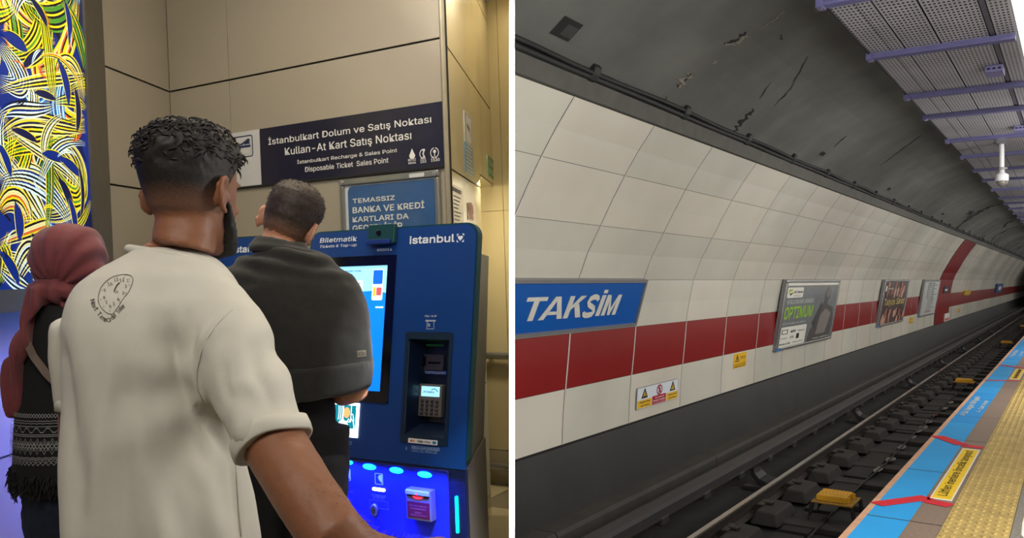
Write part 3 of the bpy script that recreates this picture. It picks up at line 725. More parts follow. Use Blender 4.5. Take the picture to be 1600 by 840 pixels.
for k, s in enumerate(BE):
    r = empty('cross_beam', T(s, 1., 2.0), ('%s lilac steel cross beam under the perforated ceiling' % ORD[k]) if k else 'lilac steel cross beam cut by the top frame edge', 'beam', 'lilac cross beams')
    m = MB(); lp = [(-.035,2.05),(-.035,2.02),(-.05,2.02),(-.05,2.0),(.05,2.0),(.05,2.02),(.035,2.02),(.035,2.05)]
    m.rings([[T(s+a, 1.545, z) for a, z in lp], [T(s+a, .41, z) for a, z in lp]]); m.build('web', M_purp, r, clip=True)
    m = MB(); m.box(T, s-.06, s+.06, 1.52, 1.57, 1.99, 2.075); m.build('end_plate', M_purp, r, bevel=.005, clip=True)
    m = MB(); m.lathe(T(s, 1.54, 1.985), (0,0,1), [(0,0),(.012,0),(.012,.02)], 8); m.build('bolt', M_alu, r)
for k, (s, c) in enumerate(((9.25,.64),(13.0,.60),(6.2,.80),(16.6,.62))):
    r = empty('junction_box', T(s, c, 2.0), ['junction box between the second and third cross beams','junction box between the fourth and fifth cross beams','junction box cut by top edge near the light','junction box beyond the dome camera pole'][k], 'junction box', 'lilac junction boxes on the ceiling')
    m = MB(); m.box(T, s-.16, s+.10, c-.075, c+.075, 1.985, 2.05); m.build('body', pm('box_lilac',(120,118,165), rough=.4), r, bevel=.006)
    m = MB()
    for d in (-.045, 0, .045): m.box(T, s-.165, s-.155, c+d-.012, c+d+.012, 2.008, 2.022)
    m.build('gland', M_crack, r)
# dome camera
s = 14.27; c = .905
r = empty('dome_camera', T(s, c, 2.05), 'white dome security camera hanging on a pole below the ceiling', 'camera')
m = MB(); m.box(T, s-.2, s+.2, c-.06, c+.06, 2.02, 2.05); m.build('ceiling_plate', pm('plate_grey',(120,118,130)), r)
M_cw = pm('camera_white', (224,224,228), rough=.35, var=.03)
m = MB(); m.lathe(T(s,c,1.63), UP, [(0,0),(.034,0),(.034,.40),(0,.40)], 14); m.build('pole', M_cw, r, smooth=False)
m = MB(); m.lathe(T(s,c,1.64), UP, [(.045,0),(.05,.005),(.05,.03),(.045,.035)], 14); m.box(T, s-.02,s+.02,c-.075,c-.04,1.645,1.67); m.build('collar', pm('collar_grey',(150,150,150)), r)
m = MB(); m.lathe(T(s,c,1.47), UP, [(0,.0),(.088,.0),(.092,.02),(.09,.09),(.06,.115),(.04,.125),(.04,.165),(0,.165)], 24); m.build('housing', M_cw, r, smooth=True)
m = MB(); m.lathe(T(s,c,1.47), -UP, [(.078,0),(.07,.035),(.05,.06),(.02,.073),(0,.075)], 20); m.build('dome', pm('dome_smoke',(120,116,112), rough=.1, coat=.8), r, smooth=True)
# light
M_lamp = pm('lamp_diffuser', (255, 250, 240), emit=3.2, var=0.)
b = MB()
r = empty('strip_light', T(20,.2,2.05), 'blown out white strip light over the platform', 'light')
b.box(T, 4.4, 40, .02, .385, 2.035, 2.05); b.build('diffuser', M_lamp, r, clip=True)
b = MB(); b.box(T, 4.4, 40, -.02, .40, 2.051, 2.12); b.build('housing', M_alu, r, clip=True)

# partition between the hall and the tunnel
b = MB(); b.box(None, -.0062, .0062, 2.0, 14.5, -2.9, 3.2)
b.build('wall_partition', pm('partition_white', (250,250,250), rough=.6, var=0.), kind='structure')
# far end and back side of the platform
b = MB(); b.add([T(SEND,4.5,-2.8),T(SEND,-2.6,-2.8),T(SEND,-2.6,2.7),T(SEND,4.5,2.7)], [(0,1,2,3)]); b.build('wall_end', pm('tunnel_dark',(24,23,22)), kind='structure')
b = MB(); b.add([T(2.5,-2.2,-1.5),T(SEND,-2.2,-1.5),T(SEND,-2.2,2.0),T(2.5,-2.2,2.0)], [(0,1,2,3)]); b.build('wall_platform', M_white, kind='structure')

# added fill lights, out of frame to the right, that brighten the tiled wall
for k in range(11):
    area('tunnel_fill', T(4.5+7.5*k, -1.1, 1.75), T(5.5+7.5*k, 4.3, -.3), .5, 6.5, 320*max(.45, 1-.07*k), (1,.98,.93))
area('tunnel_fill', T(-.5,.2,1.6), T(7,4.0,1.0), 2.5, .5, 60, (1,.96,.9))  # added fill from behind the camera onto the upper wall

for z0, y0_ in ((1.74, 1.25), (-1.46, 1.15)):
    area('partition_fill', (0, y0_, z0), (0, 2.0, .25*(1 if z0 > 0 else -1)), .02, .02, 9, (1,1,1), 26)  # unseen lights added to whiten the partition's end
# ================================================================ the ticket hall
YL = V((0,1,27/F)).normalized(); XL = V((1,0,.034)); XL = (XL - YL*XL.dot(YL)).normalized(); ZL = XL.cross(YL)
def Lw(p): return XL*p[0] + YL*p[1] + ZL*p[2]          # hall coordinates -> world
def lray(u, v):
    w_ = V(((u-800)/F, 1, (HZ-v)/F)); return V((w_.dot(XL), w_.dot(YL), w_.dot(ZL)))
def hdir(u, v):
    r = lray(u, v); r.z = 0; return r.normalized()
DW = -hdir(-1459, 488)            # along the sign wall, to the right
DS = hdir(927, 405)               # along the side wall, going away
NW = V((DW.y, -DW.x, 0)); NW = NW if NW.y < 0 else -NW      # sign wall normal, towards us
FLZ = -1.5; CLZ = 1.75
Q0 = lray(694, 200)*(3.75/lray(694, 200).y)
def lplane(o, x, y): return Plane(Lw(o), Lw(x), Lw(y))
WPL = lplane(V((Q0.x, Q0.y, 0)), DW, V((0,0,1)))            # sign wall: x right, y height relative to the eye
SPL = lplane(V((Q0.x, Q0.y, 0)), DS, V((0,0,1)))            # side wall going away to the right
if SPL.n.dot(V((0,1,0))) > 0: pass
XC = WPL.px(265, 142)[0]
CORN = V((Q0.x, Q0.y, 0)) + DW*XC
LPL = lplane(CORN, DS, V((0,0,1)))                          # left wall, seen from inside

M_wall = pm('wall_panel_greige', (158, 149, 132), rough=.32, var=.04, scale=1.3, coat=.25)
M_wallr = pm('wall_panel_cream', (176, 162, 124), rough=.16, var=.05, scale=1.5, coat=.6)
M_wgap = pm('panel_gap_black', (24, 23, 21), rough=.8)
M_wseam = pm('panel_seam_grey', (92, 86, 76), rough=.7)
M_lfloor = pm('hall_floor_tile', (176, 164, 132), rough=.3, var=.08, scale=2)
M_lceil = pm('hall_ceiling', (200, 196, 186), rough=.8)
def panels(pl, xs, ys, mats, name, hgap=.010, vgap=.0045, sgn=1, kind='structure', back=0.):
    b = MB()
    for x0, x1 in zip(xs, xs[1:]):
        for y0, y1 in zip(ys, ys[1:]):
            b.box(lambda x, y, z: pl(x, y, z), x0+vgap/2, x1-vgap/2, y0+hgap/2, y1-hgap/2, -.02*sgn, 0, 0)
    b.box(lambda x, y, z: pl(x, y, z), xs[0]+back, xs[-1], ys[0], ys[-1], -.05*sgn, -.012*sgn, 1)
    return b.build(name, mats, kind=kind, clip='hall')
ZS = [FLZ, -.70, -.125, .45, 1.025, 1.6, CLZ]
panels(WPL, [XC, -1.37, 0], [FLZ, -.70, -.125, .45, 1.025, 1.6, CLZ], [M_wall, M_wgap], 'wall_back')
# left wall: coordinate s along DS, negative towards us
lp_ = lambda u, v: LPL.px(u, v)
panels(LPL, [-3.2, -1.9, -.62, 0], ZS, [M_wall, M_wgap], 'wall_left', sgn=1 if LPL.n.dot(Lw(DW)) > 0 else -1)
# pillar side wall with the doorway in it
sg = 1 if SPL.n.x > 0 else -1
x750, _ = SPL.px(750, 280); x790, yl = SPL.px(789, 301.5); _, yl0 = SPL.px(750.7, 274.6)
LINT = (yl + yl0)/2
panels(SPL, [0.012, x750], ZS, [M_wallr, M_wgap], 'wall_right', sgn=sg, back=.05)
xs = [x750, x750 + (x790-x750)*.55, x790+.0, x790*1.9, 4.2]
xs = [x for x in xs]
panels(SPL, [x750+.004, x790, 3.2, 4.6], [LINT, 1.025, 1.6, CLZ], [M_wallr, M_wgap], 'wall_lintel', sgn=sg)
b = MB(); b.box(lambda x, y, z: SPL(x, y, z), x750+.01, 4.6, LINT-.012, LINT-.001, -.30*sg, -.0*sg); b.build('trim_4', M_wallr, kind='structure', clip='hall')
b = MB(); b.box(lambda x, y, z: SPL(x, y, z), x750-.02, x750, FLZ, LINT, -.30*sg, -.02*sg); b.build('trim_5', M_wallr, kind='structure')
# corner trim of the pillar
b = MB(); b.tube([WPL(.006, FLZ, -.002), WPL(.006, CLZ, -.002)], .013, 10); b.build('trim_6', pm('corner_trim', (150, 142, 122), rough=.35, metal=.3), kind='structure')
# far wall with bumper rails
FP = V((0, 5.5, 0)) ; FPL = lplane(FP, DW, V((0,0,1)))
fx0 = FPL.px(700, 500)[0]; fx1 = FPL.px(830, 500)[0]
panels(FPL, [fx0-.6, FPL.px(789, 400)[0], fx1+.0], [FLZ+.235, .35, CLZ], [M_wallr, M_wseam], 'wall_far', hgap=.003)
b = MB(); b.box(lambda x, y, z: FPL(x, y, z), fx0-.6, fx1, FLZ, FLZ+.23, -.02, .012); b.build('baseboard_far', pm('skirting_stone', (150, 138, 112), rough=.5), kind='structure', clip='hall')
def bumper(v, label):
    _, h = FPL.px(778, v)
    r = empty('bumper_rail', FPL((fx0+fx1)/2, h), label, 'rail', 'bumper rails on the far wall')
    m = MB(); m.tube([FPL(fx0-.5, h, .06), FPL(fx1-.005, h, .06)], .026, 10); m.build('tube', pm('rail_steel', (176,172,160), rough=.25, metal=.8), r, smooth=True, clip='hall')
    for x in (fx0-.3, fx0+.35):
        m = MB(); m.tube([FPL(x, h, .0), FPL(x, h, .05)], .014, 8); m.build('stand_off', pm('rail_steel', (176,172,160)), r)
bumper(553.5, 'upper steel bumper rail right of the kiosk'); bumper(725, 'lower steel bumper rail near the floor right of the kiosk')

# floor and ceiling
fl = MB()
def Lp(x, y, z): return Lw((x, y, z))
n = 0
for i in range(-11, 3):
    for j in range(-3, 16):
        # tiles laid along the sign wall
        o = V((Q0.x, Q0.y, 0)) + DW*(.6*i + .55) + V((-NW.x, -NW.y, 0))*(.6*j - 4.2)
        P = [o, o + DW*.594, o + DW*.594 - NW*.594, o - NW*.594]
        if all(p.x < .5 for p in P): fl.add([Lw((p.x, p.y, FLZ)) for p in P], [(0,1,2,3)], 0)
fl.add([Lp(-5.6,-1.2,FLZ-.004),Lp(.3,-1.2,FLZ-.004),Lp(.3,8,FLZ-.004),Lp(-5.6,8,FLZ-.004)], [(0,1,2,3)], 1)
fl.build('floor_hall', [M_lfloor, pm('floor_joint', (120,110,88), rough=.8)], kind='structure', clip='hall')
b = MB(); b.add([Lp(-5.6,-1.2,CLZ),Lp(.3,-1.2,CLZ),Lp(.3,8,CLZ),Lp(-5.6,8,CLZ)], [(0,1,2,3)]); b.build('ceiling_hall', M_lceil, kind='structure', clip='hall')

# ---------------------------------------------------------------- sign over the kiosks
M_navy = pm('sign_navy_deep', (24, 24, 46), rough=.35, var=.08, coat=.2)
M_sgw = pm('sign_letter', (222, 220, 214), rough=.5, var=.02)
M_pale = pm('sign_pale_field', (196, 196, 194), rough=.4, var=.03)
M_nv = pm('icon_navy', (34, 44, 84), rough=.5)
r = empty('information_sign', WPL(-.68, .45), 'long navy sales point sign with white lettering on the back wall', 'sign')
m = MB(); xs_ = WPL.px(410, 250)[0]; plate(m, WPL, [(xs_+.002,.45),(.0,.45),(.0,.737),(xs_+.002,.737)], .0, .014); m.build('panel', M_navy, r)
m = MB(); plate(m, WPL, [(-1.372,.45),(xs_,.45),(xs_,.737),(-1.372,.737)], .0, .014); m.build('pale_panel', M_pale, r)
m = MB(); plate(m, WPL, [(-1.372,.440),(.0,.440),(.0,.4495),(-1.372,.4495)], .0, .016); m.build('lower_rail', M_wgap, r)
m = MB()
def wbox(u0, v0, u1, v1):      # box of the sign wall given by left/right ends of a text line
    a = WPL.px(u0, v0); c = WPL.px(u1, v1); return a, c
def wtext(s, uL, vLb, uR, vRt, **k):   # lower left and upper right image points
    x0, y0 = WPL.px(uL, vLb); x1, y1 = WPL.px(uR, vRt); put_text(m, WPL, s, x0, x1, y0, y1, .0152, **k)
wtext('İstanbulkart Dolum ve Satış Noktası', 423, 229.5, 676.5, 178, bold=.012)
wtext('Kullan-At Kart Satış Noktası', 449, 246, 645.5, 205, bold=.012)
wtext('İstanbulkart Recharge & Sales Point', 468, 258, 623.5, 230.5, bold=.01)
wtext('Disposable Ticket  Sales Point', 480.5, 271, 610, 246, bold=.01)
wtext('BEYAZ', 641, 252.5, 653, 247.5, bold=.015); wtext('MASA', 641.5, 257, 653, 252.5, bold=.015); wtext('ALO', 660, 250, 668, 246.5, bold=.01); wtext('ALO', 677, 248, 685, 244.5, bold=.01)
wtext('153', 660, 255.2, 669, 249.6, bold=.02); wtext('1530', 676.5, 253, 690, 247, bold=.02)
def wp(u, v): return WPL.px(u, v)
x, y = wp(647, 242); plate(m, WPL, [(x-.017,y-.004),(x-.012,y-.016),(x,y-.02),(x+.012,y-.016),(x+.017,y-.004),(x+.009,y+.010),(x,y+.028),(x-.009,y+.010)], .014, .0155)
x, y = wp(664.5, 240.5); stroke(m, WPL, arc(x, y, .020, 60, 300), .004, .0152); stroke(m, WPL, [(x-.003,y+.013),(x+.006,y+.016),(x-.002,y),(x+.006,y-.016),(x-.003,y-.013)], .007, .0152)
x, y = wp(682, 239); stroke(m, WPL, arc(x, y, .022, 100, 260), .004, .0152); stroke(m, WPL, arc(x, y, .022, -80, 80), .004, .0152); plate(m, WPL, disc(x, y+.006, .008, 10), .014, .0155); stroke(m, WPL, [(x,y),(x,y-.016)], .004, .0152)
m.build('lettering', M_sgw, r)
m = MB(); x0, y1 = wp(370, 213); x1, y0 = wp(399, 245); y0 = wp(371, 248)[1]; y1 = wp(371, 214.5)[1]
ring_plate(m, WPL, rrect(x0,x1,y0,y1,.014), rrect(x0+.005,x1-.005,y0+.005,y1-.005,.010), .014, .0155)
W_ = x1-x0; H_ = y1-y0
stroke(m, WPL, [(x0+W_*.12,y0+H_*.50),(x0+W_*.88,y0+H_*.50)], .012, .0152); stroke(m, WPL, [(x0+W_*.14,y0+H_*.60),(x0+W_*.40,y0+H_*.62),(x0+W_*.78,y0+H_*.82),(x0+W_*.85,y0+H_*.78),(x0+W_*.55,y0+H_*.60)], .010, .0152); stroke(m, WPL, [(x0+W_*.62,y0+H_*.64),(x0+W_*.84,y0+H_*.64)], .010, .0152)
m.build('icon', M_nv, r)
m = MB(); stroke(m, WPL, [(x0+W_*.14,y0+H_*.42),(x0+W_*.14,y0+H_*.14),(x0+W_*.88,y0+H_*.14),(x0+W_*.88,y0+H_*.42)], .002, .0152); stroke(m, WPL, [(x0+W_*.18,y0+H_*.2),(x0+W_*.35,y0+H_*.18),(x0+W_*.45,y0+H_*.22)], .003, .0152); m.build('icon_detail', pm('icon_grey', (160,158,156)), r)

# poster in a snap frame
x0, y1 = wp(535, 281); x1 = wp(689, 263)[0]; y0 = y1 - .86
r = empty('wall_poster', WPL((x0+x1)/2, y0), 'blue payment poster in a silver frame behind the kiosk', 'poster')
m = MB(); plate(m, WPL, rrect(x0+.005,x1-.005,y0+.005,y1-.005,.01), 0, .012); m.build('backing', pm('poster_paper', (190,194,198), rough=.35, coat=.4), r)
M_sil = pm('silver_frame', (150,150,144), rough=.3, metal=.7)
for k, (a, c, e, g) in enumerate(((x0,x1,y1-.032,y1),(x0,x1,y0,y0+.032),(x0,x0+.024,y0+.033,y1-.033),(x1-.024,x1,y0+.033,y1-.033))):
    m = MB(); plate(m, WPL, [(a,e),(c,e),(c,g),(a,g)], .0, .026); m.build('frame_rail', M_sil, r, bevel=.006)
for a in (x0+.015, x1-.015):
    m = MB(); m.lathe(WPL(a, y1-.016, .026), WPL.n, [(.014,0),(.013,.006),(0,.008)], 12); m.build('corner_cap', M_alu, r)
m = MB(); plate(m, WPL, rrect(x1-.16,x1-.075,y1-.026,y1-.008,.004), .026, .028); m.build('tag', M_pale, r)
xa, ya = wp(546, 292); xb = wp(687, 280)[0]
m = MB(); plate(m, WPL, rrect(xa,xb,y0+.06,ya,.03), .012, .014); m.build('blue_field', pm('poster_blue', (46,84,132), rough=.4, coat=.4), r)
m = MB()
def wt2(s, u0, v0, u1, v1, **k):
    x0_, y0_ = WPL.px(u0, v0); x1_, y1_ = WPL.px(u1, v1); put_text(m, WPL, s, x0_, x1_, y0_, y1_, .0155, **k)
wt2('TEMASSIZ', 554.5, 318, 620, 305, bold=.03); wt2('BANKA VE KREDİ', 554.5, 333.5, 666, 312.5, bold=.03); wt2('KARTLARI DA', 554.5, 347.5, 641.5, 333, bold=.03); wt2('GEÇERLİDİR', 554.5, 365, 632, 344.5, bold=.03)
m.build('lettering', pm('poster_letter', (206,208,206)), r)

# ---------------------------------------------------------------- little signs on the side wall
def side_sign(name, u0, v0, v0b, u1, v1, v1b, mt, label, cat, draw=None, grp=None):
    x0, y1 = SPL.px(u0, v0); _, y0 = SPL.px(u0, v0b); x1, y1b = SPL.px(u1, v1); _, y0b = SPL.px(u1, v1b)
    y1 = (y1+y1b)/2; y0 = (y0+y0b)/2
    r = empty(name, SPL((x0+x1)/2, y0), label, cat, grp)
    m = MB(); m.hexa([SPL(x0,y0,0),SPL(x1,y0,0),SPL(x1,y0,.004*sg),SPL(x0,y0,.004*sg),SPL(x0,y1,0),SPL(x1,y1,0),SPL(x1,y1,.004*sg),SPL(x0,y1,.004*sg)]); m.build('panel', mt, r)
    if draw: draw(r, x0, x1, y0, y1)
    return r
SS = SPL if sg > 0 else Plane(SPL.o, SPL.x, SPL.y)
def sput(m, s, x0, x1, y0, y1, **k): put_text(m, SPL, s, x0, x1, y0, y1, .0055*sg, **k)
def srect(m, x0, x1, y0, y1, z=.005): m.add([SPL(x,y,z*sg) for x,y in ((x0,y0),(x1,y0),(x1,y1),(x0,y1))], [(0,1,2,3)])
def d_cam(r, x0, x1, y0, y1):
    W_ = x1-x0; H_ = y1-y0; m = MB()
    for a,c,e,g in ((.1,.05,.9,.07),(.1,.93,.9,.95),(.1,.05,.14,.95),(.86,.05,.9,.95)): srect(m, x0+W_*a,x0+W_*e,y0+H_*c,y0+H_*g)
    stroke(m, SPL, [(x0+W_*.3,y0+H_*.62),(x0+W_*.62,y0+H_*.5)], H_*.12, .0055*sg); stroke(m, SPL, [(x0+W_*.6,y0+H_*.45),(x0+W_*.75,y0+H_*.3)], H_*.04, .0055*sg)
    m.build('pictogram', M_ink, r)
def d_blue(r, x0, x1, y0, y1):
    W_ = x1-x0; H_ = y1-y0; m = MB()
    for k in range(7): srect(m, x0+W_*.12, x0+W_*(.88-.08*(k%3)), y0+H_*(.08+.13*k), y0+H_*(.12+.13*k))
    m.build('lettering', M_pale, r)
def d_green(r, x0, x1, y0, y1):
    W_ = x1-x0; H_ = y1-y0; m = MB()
    sput(m, 'ÇIKIŞ', x0+W_*.08,x0+W_*.5,y0+H_*.52,y0+H_*.82,bold=.02); sput(m, 'EXIT', x0+W_*.08,x0+W_*.5,y0+H_*.15,y0+H_*.4,bold=.02)
    xx = x0+W_*.74; m.add([SPL(xx+.012*math.cos(t), y0+H_*.82+.02*math.sin(t), .0055*sg) for t in [k*.785 for k in range(8)]], [tuple(range(8))])
    stroke(m, SPL, [(xx,y0+H_*.72),(xx+W_*.03,y0+H_*.45),(xx-W_*.08,y0+H_*.15)], W_*.07, .0055*sg); stroke(m, SPL, [(xx+W_*.03,y0+H_*.45),(xx+W_*.1,y0+H_*.3),(xx+W_*.1,y0+H_*.12)], W_*.06, .0055*sg); stroke(m, SPL, [(xx-W_*.12,y0+H_*.55),(xx,y0+H_*.68),(xx+W_*.13,y0+H_*.52)], W_*.05, .0055*sg)
    m.build('pictogram', M_pale, r)
def d_note(r, x0, x1, y0, y1):
    W_ = x1-x0; H_ = y1-y0; m = MB(); srect(m, x0+W_*.0,x0+W_*.8,y0+H_*.84,y0+H_*.94)
    for k in range(8): srect(m, x0+W_*.1, x0+W_*(.5+.08*(k%4)), y0+H_*(.05+.095*k), y0+H_*(.08+.095*k))
    m.build('lettering', M_ink, r)
side_sign('camera_notice', 724, 172, 221, 736, 185, 230, M_pale, 'white notice with a camera pictogram on the side wall', 'notice', d_cam)
side_sign('camera_notice_text', 725, 221.5, 267, 737.5, 231, 274, pm('notice_blue', (92,132,158), rough=.3, coat=.3), 'blue text notice under the camera pictogram', 'notice', d_blue)
side_sign('exit_sign', 761, 242, 274, 781, 261, 287.5, pm('exit_green', (70,120,66), rough=.35, coat=.3), 'green exit sign on the wall above the passage', 'sign', d_green)
side_sign('wall_notice', 704.5, 286, 352, 722, 297, 355, pm('notice_grey', (150,140,116), rough=.3, coat=.3), 'grey paper notice on the pillar side just above the kiosk', 'notice', d_note)
def d_none(r, x0, x1, y0, y1):
    m = MB(); W_ = x1-x0; H_ = y1-y0; stroke(m, SPL, [(x0+W_*.5+W_*.4*math.cos(k*.4), y0+H_*.68+H_*.26*math.sin(k*.4)) for k in range(17)], W_*.14, .0055*sg); stroke(m, SPL, [(x0+W_*.25,y0+H_*.85),(x0+W_*.75,y0+H_*.5)], W_*.12, .0055*sg); srect(m, x0+W_*.1, x0+W_*.9, y0+H_*.05, y0+H_*.3); m.build('ring', pm('no_red',(150,60,44)), r)
side_sign('prohibition_sticker', 730, 316, 342, 738.5, 321, 346, pm('sticker_clear', (170,150,104), rough=.2, coat=.4), 'small red ring sticker on the pillar side', 'sticker', d_none)

# ---------------------------------------------------------------- light box with a painted glass front
LS = 1 if LPL.n.dot(Lw(DW)) > 0 else -1
sR, _ = LPL.px(139, 200); sF, _ = LPL.px(165, 200)
_, zb = LPL.px(20, 452); _, zb2 = LPL.px(20, 488)
r = empty('light_box', LPL(-1.5, zb2, 0), 'tall glowing light box with swirling yellow and blue painted glass', 'light box')
DB = .12*LS
D1 = .105
# keep the panel's silhouette where the photograph shows it: the box stands D1 off the wall
LB = Plane(LPL.o + LPL.n*(DB), LPL.x, LPL.y)
sR = LB.px(138, 200)[0]; sF = LPL.px(165, 200)[0]; zb = LB.px(20, 452)[1]; zb2 = LB.px(20, 487)[1]
sE = -3.0; zt = CLZ - .05
m = MB(); m.hexa([LB(sE,zb2,-.10*LS),LB(sR+.04,zb2,-.10*LS),LB(sR+.04,zb2,-.012*LS),LB(sE,zb2,-.012*LS),LB(sE,zt,-.10*LS),LB(sR+.04,zt,-.10*LS),LB(sR+.04,zt,-.012*LS),LB(sE,zt,-.012*LS)]); m.build('housing', pm('housing_grey', (70,70,68), rough=.5), r)
M_fr = pm('lightbox_frame', (112, 108, 98), rough=.35, metal=.6, var=.06)
def lbox(m, s0, s1, z0, z1, d0, d1, mi=0): m.hexa([LB(s0,z0,d0*LS),LB(s1,z0,d0*LS),LB(s1,z0,d1*LS),LB(s0,z0,d1*LS),LB(s0,z1,d0*LS),LB(s1,z1,d0*LS),LB(s1,z1,d1*LS),LB(s0,z1,d1*LS)], mi)
m = MB(); m.hexa([LB(sR,zb2,-.12*LS),LPL(sF,zb2,0),LPL(sF,zb2,.01*LS),LB(sR,zb2,.008*LS),LB(sR,zt,-.12*LS),LPL(sF,zt,0),LPL(sF,zt,.01*LS),LB(sR,zt,.008*LS)]); m.build('frame_upright', M_fr, r)
m = MB(); lbox(m, sE, sR, zb2, zb, -.05, .008); m.build('frame_sill', M_fr, r)
# painted strokes: bundles of parallel lines
def emis(name, c, e): return pm(name, c, emit=e, var=.12, scale=9, rough=.3)
AM = [emis('glass_blue',(4,32,112),.75), emis('glass_deep',(3,12,60),.7), emis('glass_cream',(226,220,150),.62), emis('glass_yellow',(222,204,20),.68), emis('glass_white',(200,226,236),.68), emis('glass_green',(74,140,36),.6), emis('glass_black',(6,10,18),.12), emis('glass_cyan',(20,120,190),.8), emis('glass_orange',(210,90,30),.6)]
m = MB(); lbox(m, sE, sR, zb, zt, -.011, -.004, 0)
rg = random.Random(11)
zz = [0]
def ribbon(pts, nl, w, cols, gap=1.45):
    """nl parallel painted lines following pts (list of (s,z))"""
    n = len(pts)
    for li in range(nl):
        o = (li-(nl-1)/2)*w*gap
        P = []
        for i, p in enumerate(pts):
            a = pts[max(i-1,0)]; e = pts[min(i+1,n-1)]; dx, dy = e[0]-a[0], e[1]-a[1]; q = math.hypot(dx,dy) or 1
            tp = .35 + .65*math.sin(math.pi*(i+.5)/n)
            P.append((p[0]-dy/q*o*tp, p[1]+dx/q*o*tp))
        zz[0] += 1
        P = [(min(x, sR-.004), max(y, zb+.004)) for x, y in P]
        stroke(m, LB, P, w, (-.0035 + .0000065*zz[0])*LS, cols[li % len(cols)], taper=True)
def bez(p, n=22):
    out = []
    for k in range(n):
        t = k/(n-1); q = list(p)
        while len(q) > 1: q = [(a[0]+(b_[0]-a[0])*t, a[1]+(b_[1]-a[1])*t) for a, b_ in zip(q, q[1:])]
        out.append(q[0])
    return out
# visible part of the glass: s from about -1.0 to sR, z from zb up to about .9
vis0 = LB.px(0, 200)[0]
HH = 1.05
pal = [[2,6,3,6,2,1,3],[4,6,4,0,2,6],[3,6,3,5,3,6],[2,6,2,6,4],[5,6,3,6,5],[7,4,7,0,4],[3,2,8,6,3],[2,6,3,8,2]]
for k in range(30):       # broad dark and blue blots first
    s = rg.uniform(vis0-.2, sR); z = rg.uniform(zb, 1.1); a = rg.uniform(0, 6.28); L_ = rg.uniform(.1,.3)
    ribbon(bez([(s,z),(s+L_*math.cos(a),z+L_*math.sin(a)),(s+L_*1.5*math.cos(a+.9),z+L_*1.5*math.sin(a+.9))], 10), 1, rg.uniform(.04,.09), [rg.choice([1,1,0,6])])
W_ = sR-vis0
def sw(u, v): return LB.px(u, v)
# the large strokes one can make out
big = [([(0,250),(30,205),(70,250),(110,180),(133,195)],7,1.0,2), ([(0,215),(40,170),(80,205),(133,200)],7,1.,0), ([(0,80),(45,110),(80,60),(70,30),(60,0)],9,1.,2), ([(40,0),(75,45),(110,30),(115,-10)],8,1.1,4), ([(120,0),(115,60),(90,90),(100,105)],6,1.,6), ([(90,140),(85,90),(110,70),(130,120),(128,160)],6,.9,0), ([(0,70),(40,120),(45,150),(0,125)],8,1.,1), ([(0,142),(60,120),(110,125),(133,118)],5,.9,0), ([(60,0),(80,60),(75,130),(88,160)],6,.8,2), ([(80,225),(120,230),(140,280),(115,350),(60,330)],9,1.1,0), ([(70,235),(105,330),(140,330),(125,250)],7,1.1,2), ([(0,235),(40,300),(60,330),(70,350)],8,1.,3), ([(0,330),(15,300),(40,310),(45,350)],8,1.,7), ([(0,380),(40,362),(90,345),(70,352)],5,1.,7), ([(20,450),(35,390),(60,375),(50,420)],8,1.,3), ([(0,440),(15,400),(0,380)],6,1.,2), ([(0,420),(30,445),(48,452)],5,1.,1), ([(85,160),(120,150),(134,170)],5,.9,2), ([(60,190),(100,200),(134,205)],4,.8,0), ([(10,200),(50,235),(100,250),(130,300)],5,.8,3), ([(0,285),(40,260),(90,300),(110,350)],7,1.,1), ([(95,0),(125,40),(133,110)],6,.9,4), ([(60,90),(100,70),(133,150)],3,.6,7), ([(0,180),(25,160),(50,180),(85,165)],5,1.,1), ([(100,385),(130,370),(140,360)],3,.8,2),([(70,370),(85,300),(72,240),(80,200)],5,.8,4),([(60,290),(75,240),(95,210),(133,225)],5,.8,1),([(100,180),(70,190),(60,230),(75,260)],5,.7,3)]
for k in range(46):
    u = rg.uniform(-40, 135); v = rg.uniform(-60, 450); a = rg.uniform(0, 6.28); L_ = rg.uniform(25, 70); tw = rg.choice((-1,1))*rg.uniform(.5, 1.3)
    pts = [(u, v)]
    for q in range(3):
        pts.append((pts[-1][0]+L_*.6*math.cos(a), pts[-1][1]+L_*math.sin(a))); a += tw
    ribbon(bez([sw(x, y) for x, y in pts], 18), rg.choice((7,8,9,11)), .0072*rg.uniform(.7,1.2), pal[rg.randrange(len(pal))], 1.1)
for pts, nl, wd, pi in big:
    for rep in range(1):
        ribbon(bez([sw(u, v) for u, v in pts], 26), int(nl*1.7), .0078*wd, pal[pi], 1.12)
for u, v, a, L_, w_, c_ in ((22,66,.4,46,.075,0),(52,92,-.5,40,.05,1),(98,128,1.2,50,.06,0),(118,172,1.5,44,.05,1),(38,212,.3,44,.045,1),(84,246,.2,40,.06,0),(110,262,.5,40,.06,0),(102,306,1.0,44,.06,1),(26,346,1.4,40,.065,0),(14,418,.8,46,.06,0),(62,392,.9,44,.05,1),(112,340,1.3,40,.05,0),(60,20,.8,40,.05,1),(104,36,1.4,44,.05,0),(124,300,1.5,50,.035,1),(6,250,1.0,40,.05,0),(70,150,.2,36,.045,1)):
    L_ *= 1.6; w_ *= .75; dx, dy = L_*.5*math.cos(a)*.6, L_*.5*math.sin(a)
    e_ = bez([sw(u-dx, v-dy), sw(u+dy*.25, v-dx*.25), sw(u+dx, v+dy)], 14)
    ribbon(e_, 1, w_, [c_]); ribbon(e_, 2, .004, [6,6], w_/.004*.9); ribbon(e_, 2, .004, [2,3], w_/.004*1.05)
